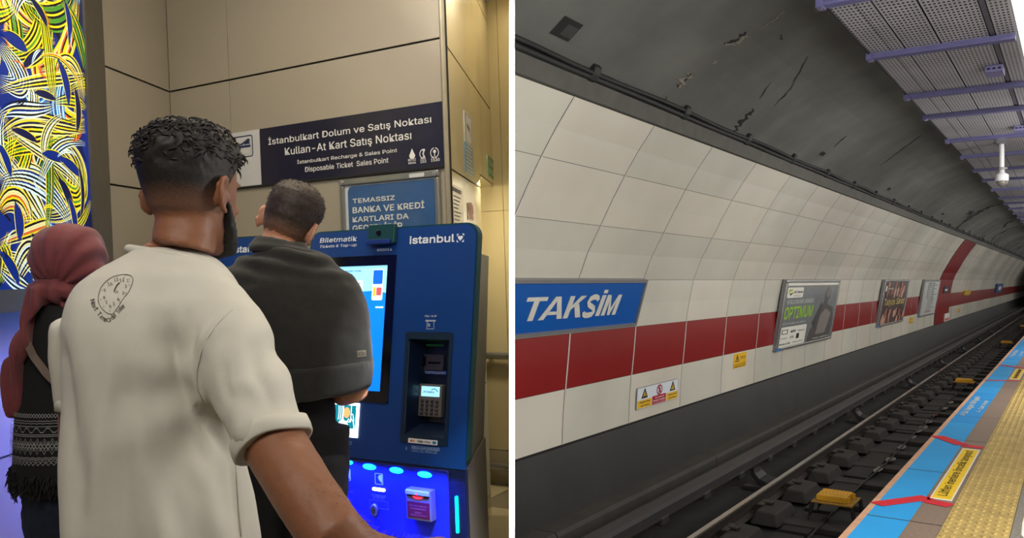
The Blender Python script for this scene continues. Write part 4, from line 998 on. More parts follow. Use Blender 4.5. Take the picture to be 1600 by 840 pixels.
for k in range(18):
    u = rg.uniform(-10, 130); v = rg.uniform(-20, 445); a = rg.uniform(0, 6.28); L_ = rg.uniform(20, 60)
    ribbon(bez([sw(u,v), sw(u+L_*.3*math.cos(a), v+L_*.6*math.sin(a)), sw(u+L_*.5*math.cos(a+.5), v+L_*math.sin(a+.5))], 8), rg.choice((1,2)), .006, [rg.choice((2,3,4,4,3,8,6))])
m.build('painted_glass', AM, r)

# ---------------------------------------------------------------- ticket kiosks
TILT = math.radians(9)
UPF = V((0,0,1))*math.cos(TILT) - NW*math.sin(TILT)
P745 = lray(745, 380)*(3.15/lray(745, 380).y)
M_kblue = pm('kiosk_blue', (3, 54, 118), rough=.4, var=.05, scale=3, coat=.1)
M_kside = pm('kiosk_side_grey', (148, 142, 122), rough=.45, var=.05)
M_kdark = pm('kiosk_dark_blue', (8, 28, 58), rough=.45)
M_kgreen = pm('kiosk_edge_teal', (10, 58, 62), rough=.35)
M_black = pm('gloss_black', (6, 6, 9), rough=.12, coat=.6)
M_kw = pm('kiosk_letter', (216, 222, 230), rough=.5, var=.02)
M_led = pm('led_blue', (20, 190, 255), emit=5., var=0)
M_ledw = pm('led_white', (235, 245, 255), emit=3., var=0)
M_cyan = pm('led_cyan', (0, 236, 226), emit=1.1, var=0)
M_term = pm('terminal_grey', (92, 88, 88), rough=.45)
def kiosk(dx, label, full):
    """dx: shift along the wall; the front plate is a leaning face"""
    FPk = lplane(P745 + DW*dx, DW, UPF)          # x right of the right edge (negative inside), y up the face
    base = Plane(FPk.o, FPk.x, FPk.y)
    K0 = lplane(P745, DW, UPF)                   # the measured one
    q = lambda u, v: K0.px(u, v)
    xr = q(745, 400)[0]; yt = q(722, 348.5)[1]; yb = q(700, 731)[1]; xl = q(484, 400)[0]
    off = V((0,0,0))
    o_floor = P745 + DW*dx; 
    r = empty('ticket_kiosk', Lw(V((o_floor.x, o_floor.y, FLZ)) + DW*(xl+xr)/2), label, 'kiosk')
    FP_ = FPk
    # lower cabinet front: vertical, below and behind the face's lower edge
    low_top = P745 + DW*dx + UPF*yb + (NW*-.02)
    LOWP = lplane(V((low_top.x, low_top.y, 0)) , DW, V((0,0,1)))
    zlt = low_top.z
    # body: side outline in the plane across the wall, as deep as the cabinet
    inner = lambda x, d, y: FPk(x, y, -d)
    def bodypt(x, along_y, back):   # point on the face plane or behind it, tapering inward towards the wall
        return FPk(x, along_y, 0)
    backo = V((Q0.x, Q0.y, 0)) + NW*.06
    BPL = lplane(backo + DW*0, DW, V((0,0,1)))
    # map x of the face to x on the back plane along the side direction DS
    def back_pt(x, y_face, z_abs=None):
        p = P745 + DW*(dx+x) + UPF*y_face
        t = (backo - p).dot(NW)/DS.dot(NW); e = p + DS*t
        return Lw(e if z_abs is None else V((e.x, e.y, z_abs)))
    def front_pt(x, y_face): return FPk(x - (.046 if x > (xl+xr)/2 else .018), y_face, -.10)
    def cab(x, zabs):
        p = V((low_top.x, low_top.y, 0)) + DW*x; return Lw(V((p.x, p.y, zabs)))
    def cab_back(x, zabs):
        p = V((low_top.x, low_top.y, 0)) + DW*x; t = (backo - p).dot(NW)/DS.dot(NW); e = p + DS*t
        return Lw(V((e.x, e.y, zabs)))
    zt = (P745 + UPF*yt).z
    b_ = MB()
    ins = .012
    cut = yt - .10
    zc = (P745 + UPF*cut).z
    # upper body
    A_ = [front_pt(xl+ins, yb+.005), front_pt(xr-ins, yb+.005), back_pt(xr-ins, yb, zlt), back_pt(xl+ins, yb, zlt)]
    B_ = [front_pt(xl+ins, cut), front_pt(xr-ins, cut), back_pt(xr-ins, cut, zc-.03), back_pt(xl+ins, cut, zc-.03)]
    b_.hexa(A_ + B_); 
    # lower body
    b_.hexa([cab(xl+ins, FLZ), cab(xr-ins, FLZ), cab_back(xr-ins, FLZ), cab_back(xl+ins, FLZ), cab(xl+ins, zlt), cab(xr-ins, zlt), cab_back(xr-ins, zlt), cab_back(xl+ins, zlt)])
    b_.build('cabinet', M_kside, r)
    if full:   # louvre slits in the side
        for i in range(7):
            for j in range(4):
                m = MB(); pp = []
                d0 = .02 + .018*j
                for dd, dy in ((d0, .0),(d0+.011, .002),(d0+.011, .010),(d0, .008)):
                    p = P745 + DW*(dx+xr-ins) + UPF*(-.32+.033*i+dy) + DS*(.05+dd) + DW*.001
                    pp.append(Lw(p))
                m.prism(pp, Lw(DW)*.0008); m.build('louvre', pm('slit_dark', (86,104,84), rough=.8), r)
    # front plate with cut-outs: ring pieces around screen and recess keep real depth
    f = MB()
    bx0, by1 = q(497, 403); bx1 = q(620, 404)[0]; by0 = q(606, 630)[1]
    bx0 = q(494, 403)[0]
    rx0, ry1 = q(635, 518); rx1, _ = q(708.5, 520); ry0 = q(622, 690)[1]; ryb = q(698, 697)[1]; ry0 = (ry0+ryb)/2
    out = rrect(xl, xr, yb, yt, .055, 6)
    # shell: the plate's rim runs back and tapers in towards the wall
    tap = [(x - .046*(1 if x > (xl+xr)/2 else .4) , y - (.012 if y > 0 else 0)) for x, y in out]
    inn = rrect(xl+.006, xr-.008, yb+.006, yt-.008, .05, 6); n_ = len(out)
    vs_ = [FPk(x, y, -.012) for x, y in out] + [FPk(x, y, -.10) for x, y in tap] + [FPk(x, y, -.012) for x, y in inn] + [FPk(x - .05*(1 if x > (xl+xr)/2 else .4), y, -.10) for x, y in inn]
    f.add(vs_, [q4 for i in range(n_) for j in [(i+1) % n_] for q4 in ((i, j, n_+j, n_+i), (2*n_+i, 3*n_+i, 3*n_+j, 2*n_+j), (i, 2*n_+i, 2*n_+j, j), (n_+i, n_+j, 3*n_+j, 3*n_+i))])
    f.build('back_plate', M_kgreen, r)
    f = MB()
    P_ = lambda x0, x1, y0, y1: plate(f, FPk, [(x0,y0),(x1,y0),(x1,y1),(x0,y1)], -.012, 0)
    # front skin split round the openings
    top = [p for p in rrect(xl+.004, xr-.006, yb+.0, yt-.004, .05, 6)]
    loop_top = [(xl+.004, by1)] + [(xr-.006, by1)] + [p for p in top if p[1] > by1+1e-4 and p[0] > 0*xl + (xl+xr)/2] + [p for p in top if p[1] > by1+1e-4 and p[0] <= (xl+xr)/2]
    plate(f, FPk, loop_top, -.012, 0)
    P_(xl+.004, bx0, by0, by1); P_(bx1, rx0, ry0, by1); P_(rx0, rx1, ry1, by1); P_(rx1, xr-.006, ry0, by1); P_(xl+.004, bx1, ry0, by0); P_(xl+.004, xr-.006, yb, ry0)
    f.build('front_plate', M_kblue, r)
    m = MB(); ring_plate(m, FPk, rrect(xl-.002, xr+.002, yb-.002, yt+.002, .055, 6), rrect(xl+.004, xr-.004, yb+.002, yt-.004, .05, 6), -.03, -.001); m.build('edge_strip', M_kgreen, r)
    # screen
    sx0, sy1 = q(509, 417.5); sx1 = q(606.4, 415.5)[0]; sy0 = q(590, 611)[1]
    m = MB(); ring_plate(m, FPk, rrect(bx0,bx1,by0,by1,.012), rrect(sx0,sx1,sy0,sy1,.002), -.02, .004); m.build('screen_bezel', M_black, r)
    if full:
        m = MB(); plate(m, FPk, [(sx0,sy0),(sx1,sy0),(sx1,sy1),(sx0,sy1)], -.02, -.002); scr = m.build('screen', pm('screen_blue', (0,124,252), emit=1.0, var=.02), r)
        m = MB(); ym = q(560, 456)[1]
        plate(m, FPk, [(sx0,ym-.03),(sx0+.1,ym-.02),(sx0+.16,ym),(sx1-.05,ym+.006),(sx1,ym-.006),(sx1,sy1),(sx0,sy1)], -.002, -.001); m.build('screen_sky', pm('screen_sky', (150,226,250), emit=1.0, var=.03), scr)
        m = MB()
        def kt(s, u0, v0, u1, v1, **k):
            x0, y0 = q(u0, v0); x1, y1 = q(u1, v1); put_text(m, FPk, s, x0, x1, y0, y1, .0006, **k)
        kt("İstanbulkart Mobil'i indir", 512, 425.5, 565, 421, bold=.02); kt('QR ile Yolculuğuna', 512, 431.5, 551, 427, bold=.02); kt('devam Et!', 513, 437.5, 534, 433, bold=.02); kt('Hemen indir', 516,442.5,540,440)
        m.build('lettering', pm('screen_ink', (8,84,150), emit=.5, var=0), scr)
        x0, y1 = q(584, 421.5); x1 = q(599, 421)[0]; y0 = q(583, 468)[1]
        m = MB(); plate(m, FPk, rrect(x0-.002,x1+.002,y0-.002,y1+.001,.007), -.001, 0.0004); ph = m.build('phone_picture', pm('screen_white', (238,244,250), emit=1.0, var=0), scr)
        m = MB(); yc = y0+(y1-y0)*.52; plate(m, FPk, rrect(x0,x1,yc,y1-.001,.005), .0004, .0008); m.build('phone_blue', pm('screen_blue2', (10,100,214), emit=.9, var=.1), scr)
        m = MB(); yy = y0+(y1-y0)*.12; plate(m, FPk, [(x0+.004,yy),(x0+.018,yy),(x0+.018,yc-.012),(x0+.004,yc-.012)], .0004, .001, 0); plate(m, FPk, [(x0+.021,yy+.003),(x1-.003,yy+.003),(x1-.003,yc-.014),(x0+.021,yc-.014)], .0004, .001, 1); m.build('phone_tile', [pm('screen_amber',(250,186,60),emit=.9,var=0), pm('screen_coral',(240,84,92),emit=.9,var=0)], scr)
        x0, y1 = q(547, 438); x1 = q(567, 437)[0]; y0 = q(548, 470)[1]
        m = MB(); plate(m, FPk, rrect(x0,x1,y0,y1,.004), -.001, .0004); m.build('code_card', pm('screen_card', (206,242,248), emit=1.0, var=0), scr)
        m = MB(); kt('İstanbulkart', 549.5, 443.5, 564, 441, bold=.02); kt("Mobil'i indir", 549.5, 447, 563, 444.5, bold=.02); m.build('lettering', pm('screen_ink', (8,84,150)), scr)
        m = MB(); kt('istanbul', 587, 481, 599, 478, bold=.02); m.build('lettering', pm('screen_white', (238,244,250)), scr)
    else:
        m = MB(); plate(m, FPk, [(sx0,sy0),(sx1,sy0),(sx1,sy1),(sx0,sy1)], -.02, -.002); m.build('screen', pm('screen_dim', (30,150,255), emit=1.6, var=.02), r)
    # camera pod
    cx0, cy1 = q(581, 354); cx1 = q(622, 352)[0]; cy0 = q(582, 394)[1]
    m = MB(); plate(m, FPk, rrect(cx0,cx1,cy0+.030,cy1+.004,.006), 0, .022); pod = m.build('camera_pod', M_kgreen, r, bevel=.004)
    cc, ch = q(597, 365); m = MB(); m.lathe(FPk(cc,ch,.022), FPk.n, [(.0125,0),(.0125,.003),(.009,.004),(.008,.001),(0,.001)], 16); m.build('lens', M_black, pod)
    m = MB(); xa, ya = q(583, 384); xb, yb_ = q(617, 375); plate(m, FPk, [(cx0+.002,ya),(xb,ya),(xb,yb_),(cx0+.002,yb_)], .022, .038); m.build('shelf', pm('pod_blue', (10,40,110), rough=.4), pod, bevel=.003)
    m = MB()
    def kt(s, u0, v0, u1, v1, z=.0012, **k):
        x0, y0 = q(u0, v0); x1, y1 = q(u1, v1); put_text(m, FPk, s, x0, x1, y0, y1, z, **k)
    kt('800014', 589.5, 392.5, 613, 387.5, bold=.01); m.build('lettering', M_kw, r)
    m = MB(); kt('Biletmatik', 500, 379.5, 558.5, 368.5, bold=.02, shear=.1); kt('Tickets & Top-up', 500, 388.5, 558, 380, bold=.01, shear=.1); kt('istanbul', 640, 381.5, 711, 365, bold=.035); m.build('lettering', M_kw, r)
    # heart in corner marks
    m = MB(); hx, hy = q(719.5, 371.5); e = .013
    heart = []
    for k in range(24):
        t = 2*math.pi*k/24; heart.append((hx + .00072*16*math.sin(t)**3, hy + .00072*(13*math.cos(t)-5*math.cos(2*t)-2*math.cos(3*t)-math.cos(4*t))))
    plate(m, FPk, heart, 0, .0012)
    E_ = .0165
    for sx in (-1,1):
        for sy in (-1,1): plate(m, FPk, [(hx+sx*E_,hy+sy*E_),(hx+sx*(E_-.010),hy+sy*E_),(hx+sx*E_,hy+sy*(E_-.010))], 0, .0012)
    m.build('heart_mark', M_kw, r)
    if not full:
        x0, y1 = q(612+24, 352.5+0); 
        return r
    # printer pictogram
    m = MB(); x0, y1 = q(665, 500); x1 = q(681, 500)[0]; y0 = q(665.5, 513.5)[1]
    stroke(m, FPk, [(x0,y1-.003),(x0,y1),(x1,y1),(x1,y1-.003),(x0+.002,y1-.004)], .0016, .001); stroke(m, FPk, [(x0+.009,y1-.004),(x0+.008,y0),(x1-.007,y0),(x1-.008,y1-.004)], .0016, .001); 
    for k in range(3): stroke(m, FPk, [(x0+.014+.004*k,y1-.010-.002*k),(x0+.014+.004*k,y0+.008)], .0014, .001)
    kt('FİŞ / SLIP', 664, 495.5, 682.5, 491.5); m.build('pictogram', M_kw, r)
    # recess
    D = -.085
    m = MB(); fr = .016
    ring_plate(m, FPk, rrect(rx0,rx1,ry0,ry1,.008), rrect(rx0+fr,rx1-fr,ry0+.03,ry1-.028,.004), -.012, .003); rec = m.build('recess_frame', pm('recess_navy', (8,34,52), rough=.45), r)
    a0, a1, c0, c1 = rx0+fr, rx1-fr, ry0+.03, ry1-.028
    m = MB(); K = lambda x, y, z: FPk(x, y, z)
    m.add([K(a0,c0,0),K(a1,c0,0),K(a1,c1,0),K(a0,c1,0),K(a0+.03,c0+.05,D),K(a1,c0+.05,D),K(a1,c1-.008,D),K(a0+.03,c1-.008,D)], [(0,1,5,4),(1,2,6,5),(2,3,7,6),(3,0,4,7),(4,5,6,7)])
    m.build('recess_box', pm('recess_inner', (7,22,44), rough=.3, coat=.4), rec)
    m = MB(); stroke(m, FPk, [(a0+.002,c0+.01),(a0+.002,c1-.01)], .003, .0005); m.build('recess_edge', pm('edge_steel', (120,130,150), rough=.2, metal=.8), rec)
    def kb(u0, v0, u1, v1):    # box on the recess bottom from image points on the D plane
        KD = Plane(FPk.o + FPk.n*D, FPk.x, FPk.y); KD0 = Plane(K0.o + K0.n*D, K0.x, K0.y)
        x0, y1 = KD0.px(u0, v0); x1, y0 = KD0.px(u1, v1); return x0, x1, y0, y1
    x0, x1, y0, y1 = kb(663, 553, 694, 579); 
    m = MB(); plate(m, FPk, [(x0,y0),(x1,y0),(x1,y1),(x0,y1)], D, D+.012); pr = m.build('slip_printer', pm('printer_grey', (58,54,70), rough=.5), rec, bevel=.002)
    m = MB(); plate(m, FPk, [(x0+.008,y0+.012),(x0+.02,y0+.018),(x0+.02,y1-.012),(x0+.006,y1-.004)], D+.012, D+.02); plate(m, FPk, [(x0+.03,y0+.026),(x1-.012,y0+.026),(x1-.012,y0+.034),(x0+.03,y0+.034)], D+.012, D+.0135); m.build('printer_slot', M_black, rec)
    x0, x1, y0, y1 = kb(652, 577.5, 699, 585.5); m = MB(); plate(m, FPk, [(x0,y0),(x1,y0),(x1,y1),(x0,y1)], D, D+.006); lb = m.build('blue_label', pm('label_blue', (12,60,140), rough=.4), rec)
    m = MB(); put_text(m, FPk, 'MAKBUZ ALINIZ', x0+(x1-x0)*.3, x1-.003, y0+(y1-y0)*.55, y0+(y1-y0)*.8, D+.0075); put_text(m, FPk, 'TAKE YOUR RECEIPT', x0+(x1-x0)*.3, x1-.003, y0+(y1-y0)*.18, y0+(y1-y0)*.42, D+.0075); m.build('lettering', M_kw, rec)
    x0, x1, y0, y1 = kb(656, 537, 694, 541); m = MB(); plate(m, FPk, [(x0,y0),(x1,y0),(x1,y1),(x0,y1)], D, D+.008); m.build('green_slot', pm('slot_green', (20,70,36), rough=.4, emit=.25, var=.1), rec)
    # payment terminal
    x0, x1, y0, y1 = kb(661, 599, 694.5, 652)
    m = MB(); plate(m, FPk, rrect(x0,x1,y0,y1,.004), D, D+.026); te = m.build('payment_terminal', M_term, rec, bevel=.003)
    H_ = y1-y0; W2 = x1-x0
    m = MB(); plate(m, FPk, [(x0+W2*.12,y1-H_*.38),(x1-W2*.1,y1-H_*.38),(x1-W2*.1,y1-H_*.07),(x0+W2*.12,y1-H_*.07)], D+.026, D+.0275); m.build('terminal_screen', pm('terminal_lcd', (150,216,246), emit=1.1, var=.03), rec)
    m = MB(); put_text(m, FPk, 'İSTANBUL', x0+W2*.2, x0+W2*.7, y1-H_*.27, y1-H_*.20, D+.0285, bold=.01, shear=.2); stroke(m, FPk, [(x0+W2*.55,y1-H_*.17),(x0+W2*.7,y1-H_*.13),(x0+W2*.84,y1-H_*.22)], .003, D+.0285); m.build('lettering', pm('lcd_ink', (30,90,150)), rec)
    for i in range(4):
        for j in range(4):
            m = MB(); kx = x0+W2*(.19+.205*j); ky = y0+H_*(.11+.125*i)
            m.rings([[FPk(kx+rr_*math.cos(t)*(1.1 if j < 3 else 1.35), ky+rr_*math.sin(t), D+zz_) for t in [2*math.pi*k/10 for k in range(10)]] for rr_, zz_ in ((.0058,.026),(.0055,.031),(.003,.032))]); m.build('key', pm('key_dark', (50,47,48), rough=.4) if j < 3 else pm('key_grey', (70,66,66), rough=.4), rec)
    # contactless reader block on the sill
    x0, x1, y0, y1 = kb(650, 668, 686, 684)
    m = MB(); m.hexa([FPk(x0,y0-.005,D),FPk(x1,y0-.005,D),FPk(x1+.004,y0-.012,D+.05),FPk(x0-.002,y0-.012,D+.05),FPk(x0,y1,D),FPk(x1,y1,D),FPk(x1+.004,y1-.022,D+.05),FPk(x0-.002,y1-.022,D+.05)]); m.build('card_reader', pm('reader_grey', (74,70,76), rough=.4), rec, bevel=.003)
    cx, cy = (x0+x1)/2, y1-.010
    m = MB(); vs = [FPk(cx+.014*math.cos(t), cy-.001+.0065*math.sin(t), D+.026+.001-.012*math.sin(t)) for t in [2*math.pi*k/14 for k in range(14)]]; m.prism(vs, FPk.y*.0015); m.build('reader_light', pm('reader_blue', (40,90,255), emit=2.2, var=0), rec)
    x0, y1 = q(639, 683.5); x1 = q(684.5, 688)[0]; y0 = q(639.5, 690.5)[1]; y0 = (y0 + q(684, 696)[1])/2; y1 = (y1 + q(684.5, 688)[1])/2
    m = MB(); plate(m, FPk, rrect(x0,x1,y0,y1,.002), .003, .0045); st = m.build('card_strip', pm('strip_white', (214,214,210), rough=.4), rec)
    m = MB(); W2 = x1-x0; yc = (y0+y1)/2; plate(m, FPk, disc(x0+W2*.11,yc,.0042,14), .0045, .005, 0); plate(m, FPk, disc(x0+W2*.19,yc,.0042,14), .0045, .0053, 1); plate(m, FPk, rrect(x0+W2*.84,x0+W2*.96,yc-.005,yc+.005,.001), .0045, .005, 2)
    put_text(m, FPk, 'VISA', x0+W2*.32,x0+W2*.52,yc-.003,yc+.003,.005,3,bold=.03,shear=.2); put_text(m, FPk, 'troy', x0+W2*.58,x0+W2*.78,yc-.004,yc+.003,.005,3,bold=.03)
    m.build('card_logos', [pm('logo_red',(190,40,36)),pm('logo_amber',(220,130,30)),pm('logo_teal',(30,110,150)),M_ink], rec)
    m = MB(); kt('TEMASSIZ İŞLEM YAPABİLİRSİNİZ', 643, 701, 688, 698.5, bold=.005); kt('CONTACTLESS TRANSACTION', 643, 705, 683, 702.5)
    x_, y_ = q(636, 700); 
    for k in range(3): stroke(m, FPk, arc(x_+.004, y_, .004+.003*k, 130, 230, 7), .0012, .001)
    kt('İSTANBULKART', 518, 692, 551, 687.5, bold=.01)
    m.build('lettering', pm('kiosk_letter_dim', (130,160,200)), r)
    # luminous card pad left of the recess
    x0, y1 = q(508, 626); x1 = q(562.5, 629)[0]; y0 = q(556, 683.5)[1]
    m = MB(); plate(m, FPk, [(x0,y0),(x1,y0),(x1,y1),(x0,y1)], 0, .006); pad = m.build('card_pad', pm('pad_glow', (255,255,255), emit=2.6, var=0), r)
    m = MB(); plate(m, FPk, [(x0+.012,y0+.035),(x1-.012,y0+.035),(x1-.012,y1-.010),(x0+.012,y1-.010)], .006, .007); m.build('pad_teal', pm('pad_teal', (0,140,160), emit=.75, var=.03), pad)
    m = MB(); xx, yy = q(544.5, 645); plate(m, FPk, rrect(xx-.022,xx+.022,yy-.036,yy+.036,.006), .007, .0075); m.build('pad_card', pm('pad_white', (240,250,250), emit=1.2, var=0), pad)
    m = MB(); plate(m, FPk, rrect(xx-.018,xx+.018,yy-.032,yy+.032,.005), .0075, .0078, 0); plate(m, FPk, disc(xx-.002,yy+.002,.017,16,.022), .0078, .0082, 1); m.build('pad_card_face', [pm('pad_teal', (0,140,160)), pm('pad_peach', (250,190,120), emit=.9, var=0)], pad)
    m = MB(); hp = lambda pts: [(xx+a, yy+c) for a, c in pts]
    stroke(m, FPk, hp([(.010,-.075),(.008,-.05),(.0,-.036),(.010,-.022),(.020,-.034),(.022,-.02),(.034,-.03),(.040,-.052),(.036,-.075)]), .005, .0085); stroke(m, FPk, hp([(.018,-.005),(.030,-.002),(.038,-.03)]), .004, .0085)
    for k in range(3): stroke(m, FPk, [(xx-.028-.010*k+.005*math.cos(t), yy+.03*math.sin(t)) for t in (-1.2,-.6,0,.6,1.2)], .004, .0085)
    plate(m, FPk, [(xx-.05,y0+.006),(xx-.0,y0+.006),(xx+.0,y0+.05),(xx-.010,y0+.066),(xx-.022,y0+.07),(xx-.04,y0+.06)], .007, .0088)
    m.build('pad_hand', pm('pad_white', (240,250,250)), pad)
    # ---- lower front: dark surround, blue tray panel with down lights
    LQ0 = lplane(V((low_top.x, low_top.y, 0)) - DW*dx, DW, V((0,0,1))); LQ = LOWP
    lq = lambda u, v: LQ0.px(u, v)
    zt_ = zlt - .012
    m = MB(); plate(m, LQ, [(xl+.01,FLZ+.02),(xr-.004,FLZ+.02),(xr-.004,zlt),(xl+.01,zlt)], .0, .018); m.build('lower_front', pm('lower_navy', (6,22,54), rough=.4, coat=.3), r, bevel=.004)
    px1, pyt = lq(704.5, 736); pyl = lq(540, 714)[1]; pyt = (pyt+pyl)/2; px0 = xl+.05; py0 = FLZ+.45
    m = MB(); ring_plate(m, LQ, rrect(px0-.008,px1+.004,py0-.008,pyt+.004,.012), rrect(px0,px1,py0,pyt,.01), .018, .024); m.build('panel_rim', pm('rim_violet', (60,66,160), rough=.2, metal=.5), r)
    m = MB(); plate(m, LQ, rrect(px0,px1,py0,pyt,.01), .018, .019); pan = m.build('tray_panel', pm('tray_blue', (30,50,235), rough=.35, var=.04), r)
    for u, v in ((546.5,718),(582,725.5),(624,731),(668,737.5)):
        x_, y_ = lq(u, v); m = MB(); m.rings([[LQ(x_+(.034*a)*math.cos(t), y_+(.012*a)*math.sin(t) - .004, .0195+d) for t in [2*math.pi*k/16 for k in range(16)]] for a, d in ((1,0),(.8,.006),(.1,.008))]); m.build('down_light', M_led, pan, smooth=True)
    def lt(s, u0, v0, u1, v1, **k):
        x0, y0 = lq(u0, v0); x1, y1 = lq(u1, v1); put_text(m, LQ, s, x0, x1, y0, y1, .0205, **k)
    for (ua, va, ub, vb) in ((542,729,553,749),(590.5,736.5,603.5,755.5)):
        m = MB(); x0, y1 = lq(ua, va); x1, y0 = lq(ub, vb); ring_plate(m, LQ, rrect(x0,x1,y0,y1,.004), rrect(x0+.002,x1-.002,y0+.002,y1-.002,.003), .019, .0202)
        W2 = x1-x0; H_ = y1-y0; plate(m, LQ, [(x0+W2*.9,y0+H_*.12),(x0+W2*.9,y0+H_*.9),(x0+W2*.55,y0+H_*.85),(x0+W2*.38,y0+H_*.65),(x0+W2*.5,y0+H_*.42)], .019, .0202); m.build('card_icon', pm('icon_paleblue', (150,190,250), emit=.25, var=0), pan)
    m = MB(); x0, y1 = lq(587, 758.5); x1, y0 = lq(607, 766); plate(m, LQ, rrect(x0,x1,y0,y1,(y1-y0)/2.1), .019, .023); m.build('card_slot', M_ledw, pan)
    m = MB(); lt('İSTANBULKART', 586, 772.5, 609, 770.5, bold=.01); lt('SATIN / OUT', 588, 777, 607, 775, bold=.01); lt('ART', 551.5, 766.5, 558, 764.5)
    x0, y1 = lq(582, 778); x1, y0 = lq(612, 794); ring_plate(m, LQ, [(x0,y0),(x1,y0),(x1,y1),(x0,y1)], [(x0+.001,y0+.001),(x1-.001,y0+.001),(x1-.001,y1-.001),(x0+.001,y1-.001)], .019, .0202); m.build('lettering', pm('icon_lilac', (110,130,220)), pan)
    x_, y_ = lq(589, 793); m = MB(); m.rings([[LQ(x_+.008+a*(.016*math.cos(t)+.008*math.sin(t)), y_+a*(.024*math.sin(t)-.010*math.cos(t)), d) for t in [2*math.pi*k/14 for k in range(14)]] for a, d in ((1,.019),(1,.03),(.6,.038),(.5,.03))]); m.build('coin_return', pm('coin_steel', (130,135,140), rough=.3, metal=.6), pan, smooth=True)
    # change box with red light
    x0, y1 = lq(647, 756); x1, y0 = lq(687, 807); y1 = lq(650, 757)[1]; y0 = lq(685, 809)[1]
    H_ = y1-y0; W2 = x1-x0
    m = MB(); plate(m, LQ, rrect(x0,x1,y0,y1,.004), .019, .055); bx = m.build('note_slot', pm('slot_grey', (120,124,150), rough=.35, metal=.3), r, bevel=.004)
    m = MB(); plate(m, LQ, [(x0+.003,y1-H_*.17),(x1-.003,y1-H_*.17),(x1-.003,y1-.002),(x0+.003,y1-.002)], .055, .064); m.build('slot_hood', pm('hood_pale', (150,180,220), rough=.3), bx, bevel=.003)
    m = MB(); plate(m, LQ, [(x0+.006,y1-H_*.24),(x1-.006,y1-H_*.24),(x1-.006,y1-H_*.19),(x0+.006,y1-H_*.19)], .055, .056); m.build('slot_mouth', M_black, bx)
    m = MB(); plate(m, LQ, [(x0+W2*.28,y1-H_*.22),(x0+W2*.38,y1-H_*.29),(x0+W2*.5,y1-H_*.31),(x0+W2*.62,y1-H_*.29),(x0+W2*.72,y1-H_*.22)], .056, .058); m.lathe(LQ(x0+W2*.5,y1-H_*.13,.064), LQ.n, [(.004,0),(.002,.003),(0,.003)], 8); m.build('slot_light', pm('slot_red', (255,40,60), emit=2.2, var=0), bx)
    m = MB(); plate(m, LQ, [(x0+.006,y0+H_*.08),(x1-.006,y0+H_*.08),(x1-.006,y0+H_*.60),(x0+.006,y0+H_*.60)], .055, .0565); m.build('slot_label', pm('label_maroon', (92,22,50), rough=.4), bx)
    m = MB(); 
    for s, a, c, e, g in (('PARA ÜSTÜ VERİLMEZ', .15,.46,.85,.50),('NO CHANGE GIVEN', .2,.36,.8,.40),('DİKKAT', .35,.24,.65,.29),('Banknot yatırın', .2,.15,.85,.20)): put_text(m, LQ, s, x0+W2*a, x0+W2*e, y0+H_*c, y0+H_*g, .0568)
    m.build('lettering', pm('label_rose', (190,120,140)), bx)
    m = MB(); x_, y1 = lq(718, 772); y0 = FLZ+.5; plate(m, LQ, rrect(x_-.006,x_+.006,y0,y1,.0055), .018, .024); m.build('side_light', M_cyan, r)
    m = MB(); x0 = lq(707,750)[0]; ring_plate(m, LQ, rrect(x0,xr-.012,FLZ+.1,lq(710,750)[1],.01), rrect(x0+.0015,xr-.0135,FLZ+.1015,lq(710,750)[1]-.0015,.009), .018, .0188); m.build('door_line', pm('line_navy', (24,40,80)), r)
    return r
K1 = kiosk(0, 'large blue ticket kiosk with lit screen the men stand at', True)
# the second kiosk further left along the wall
K0_ = lplane(P745, DW, UPF)
dxk = K0_.px(364, 392)[0] - K0_.px(640, 379)[0]
K2 = kiosk(dxk, 'second blue ticket kiosk half hidden behind the white T-shirt', True)
KP = lplane(P745, DW, UPF)
m = MB(); x0, y1 = KP.px(352, 371.5); x1, y0 = KP.px(369.5, 382); y1 = KP.px(360,371.5)[1]; plate(m, KP, [(x0-.02,y0),(x1,y0),(x1,y1),(x0-.02,y1)], .004, .006)
r = tag(empty('paper_note', KP(x0, y0), 'white paper note taped on the second kiosk', 'note'))
m.build('sheet', M_pale, r)
m = MB(); put_text(m, KP, 'UYARI', x0+.005, x1-.012, y0+.022, y1-.006, .0065, bold=.02); put_text(m, KP, 'ARIZALI', x0+.0, x1-.006, y0+.007, y0+.018, .0065, bold=.02); m.build('lettering', M_ink, r)

# hall lamps: ceiling strips, plus one added fill in the passage
def hl(x, y, z, tx, ty, tz, sx, sy, p, c=(1,.86,.62), along=None):
    o = area('hall_lamp_and_fill', Lp(x,y,z), Lp(tx,ty,tz), sx, sy, p, c)
    if along is not None:
        zz_ = (Lp(x,y,z) - Lp(tx,ty,tz)).normalized(); xx_ = V(along).cross(zz_).normalized(); yy_ = zz_.cross(xx_)
        o.rotation_euler = Matrix((xx_, yy_, zz_)).transposed().to_euler()
    return o
hl(-1.15, 2.75, 1.70, -1.2, 3.6, -.6, 1.5, .2, 24, (1,.89,.70))
hl(-2.2, 2.2, 1.70, -2.2, 3.6, -1.0, .3, 1.2, 13, (1,.89,.70))
hl(-.07, 4.3, 1.72, -.30, 4.3, -.2, .06, 2.0, 10, (1,.88,.64), Lw(DS))
hl(-.22, 2.6, 1.70, -.40, 3.6, -.6, .2, .8, 10, (1,.88,.66))
hl(-.35, .6, 1.55, -.45, 1.8, 0, .7, .4, 3.2, (1,.87,.62))
hl(-.35, 4.95, LINT-.03, -.2, 5.4, -1.2, .5, .2, 17, (1,.88,.62))  # fill added under the soffit, only brightens the far wall
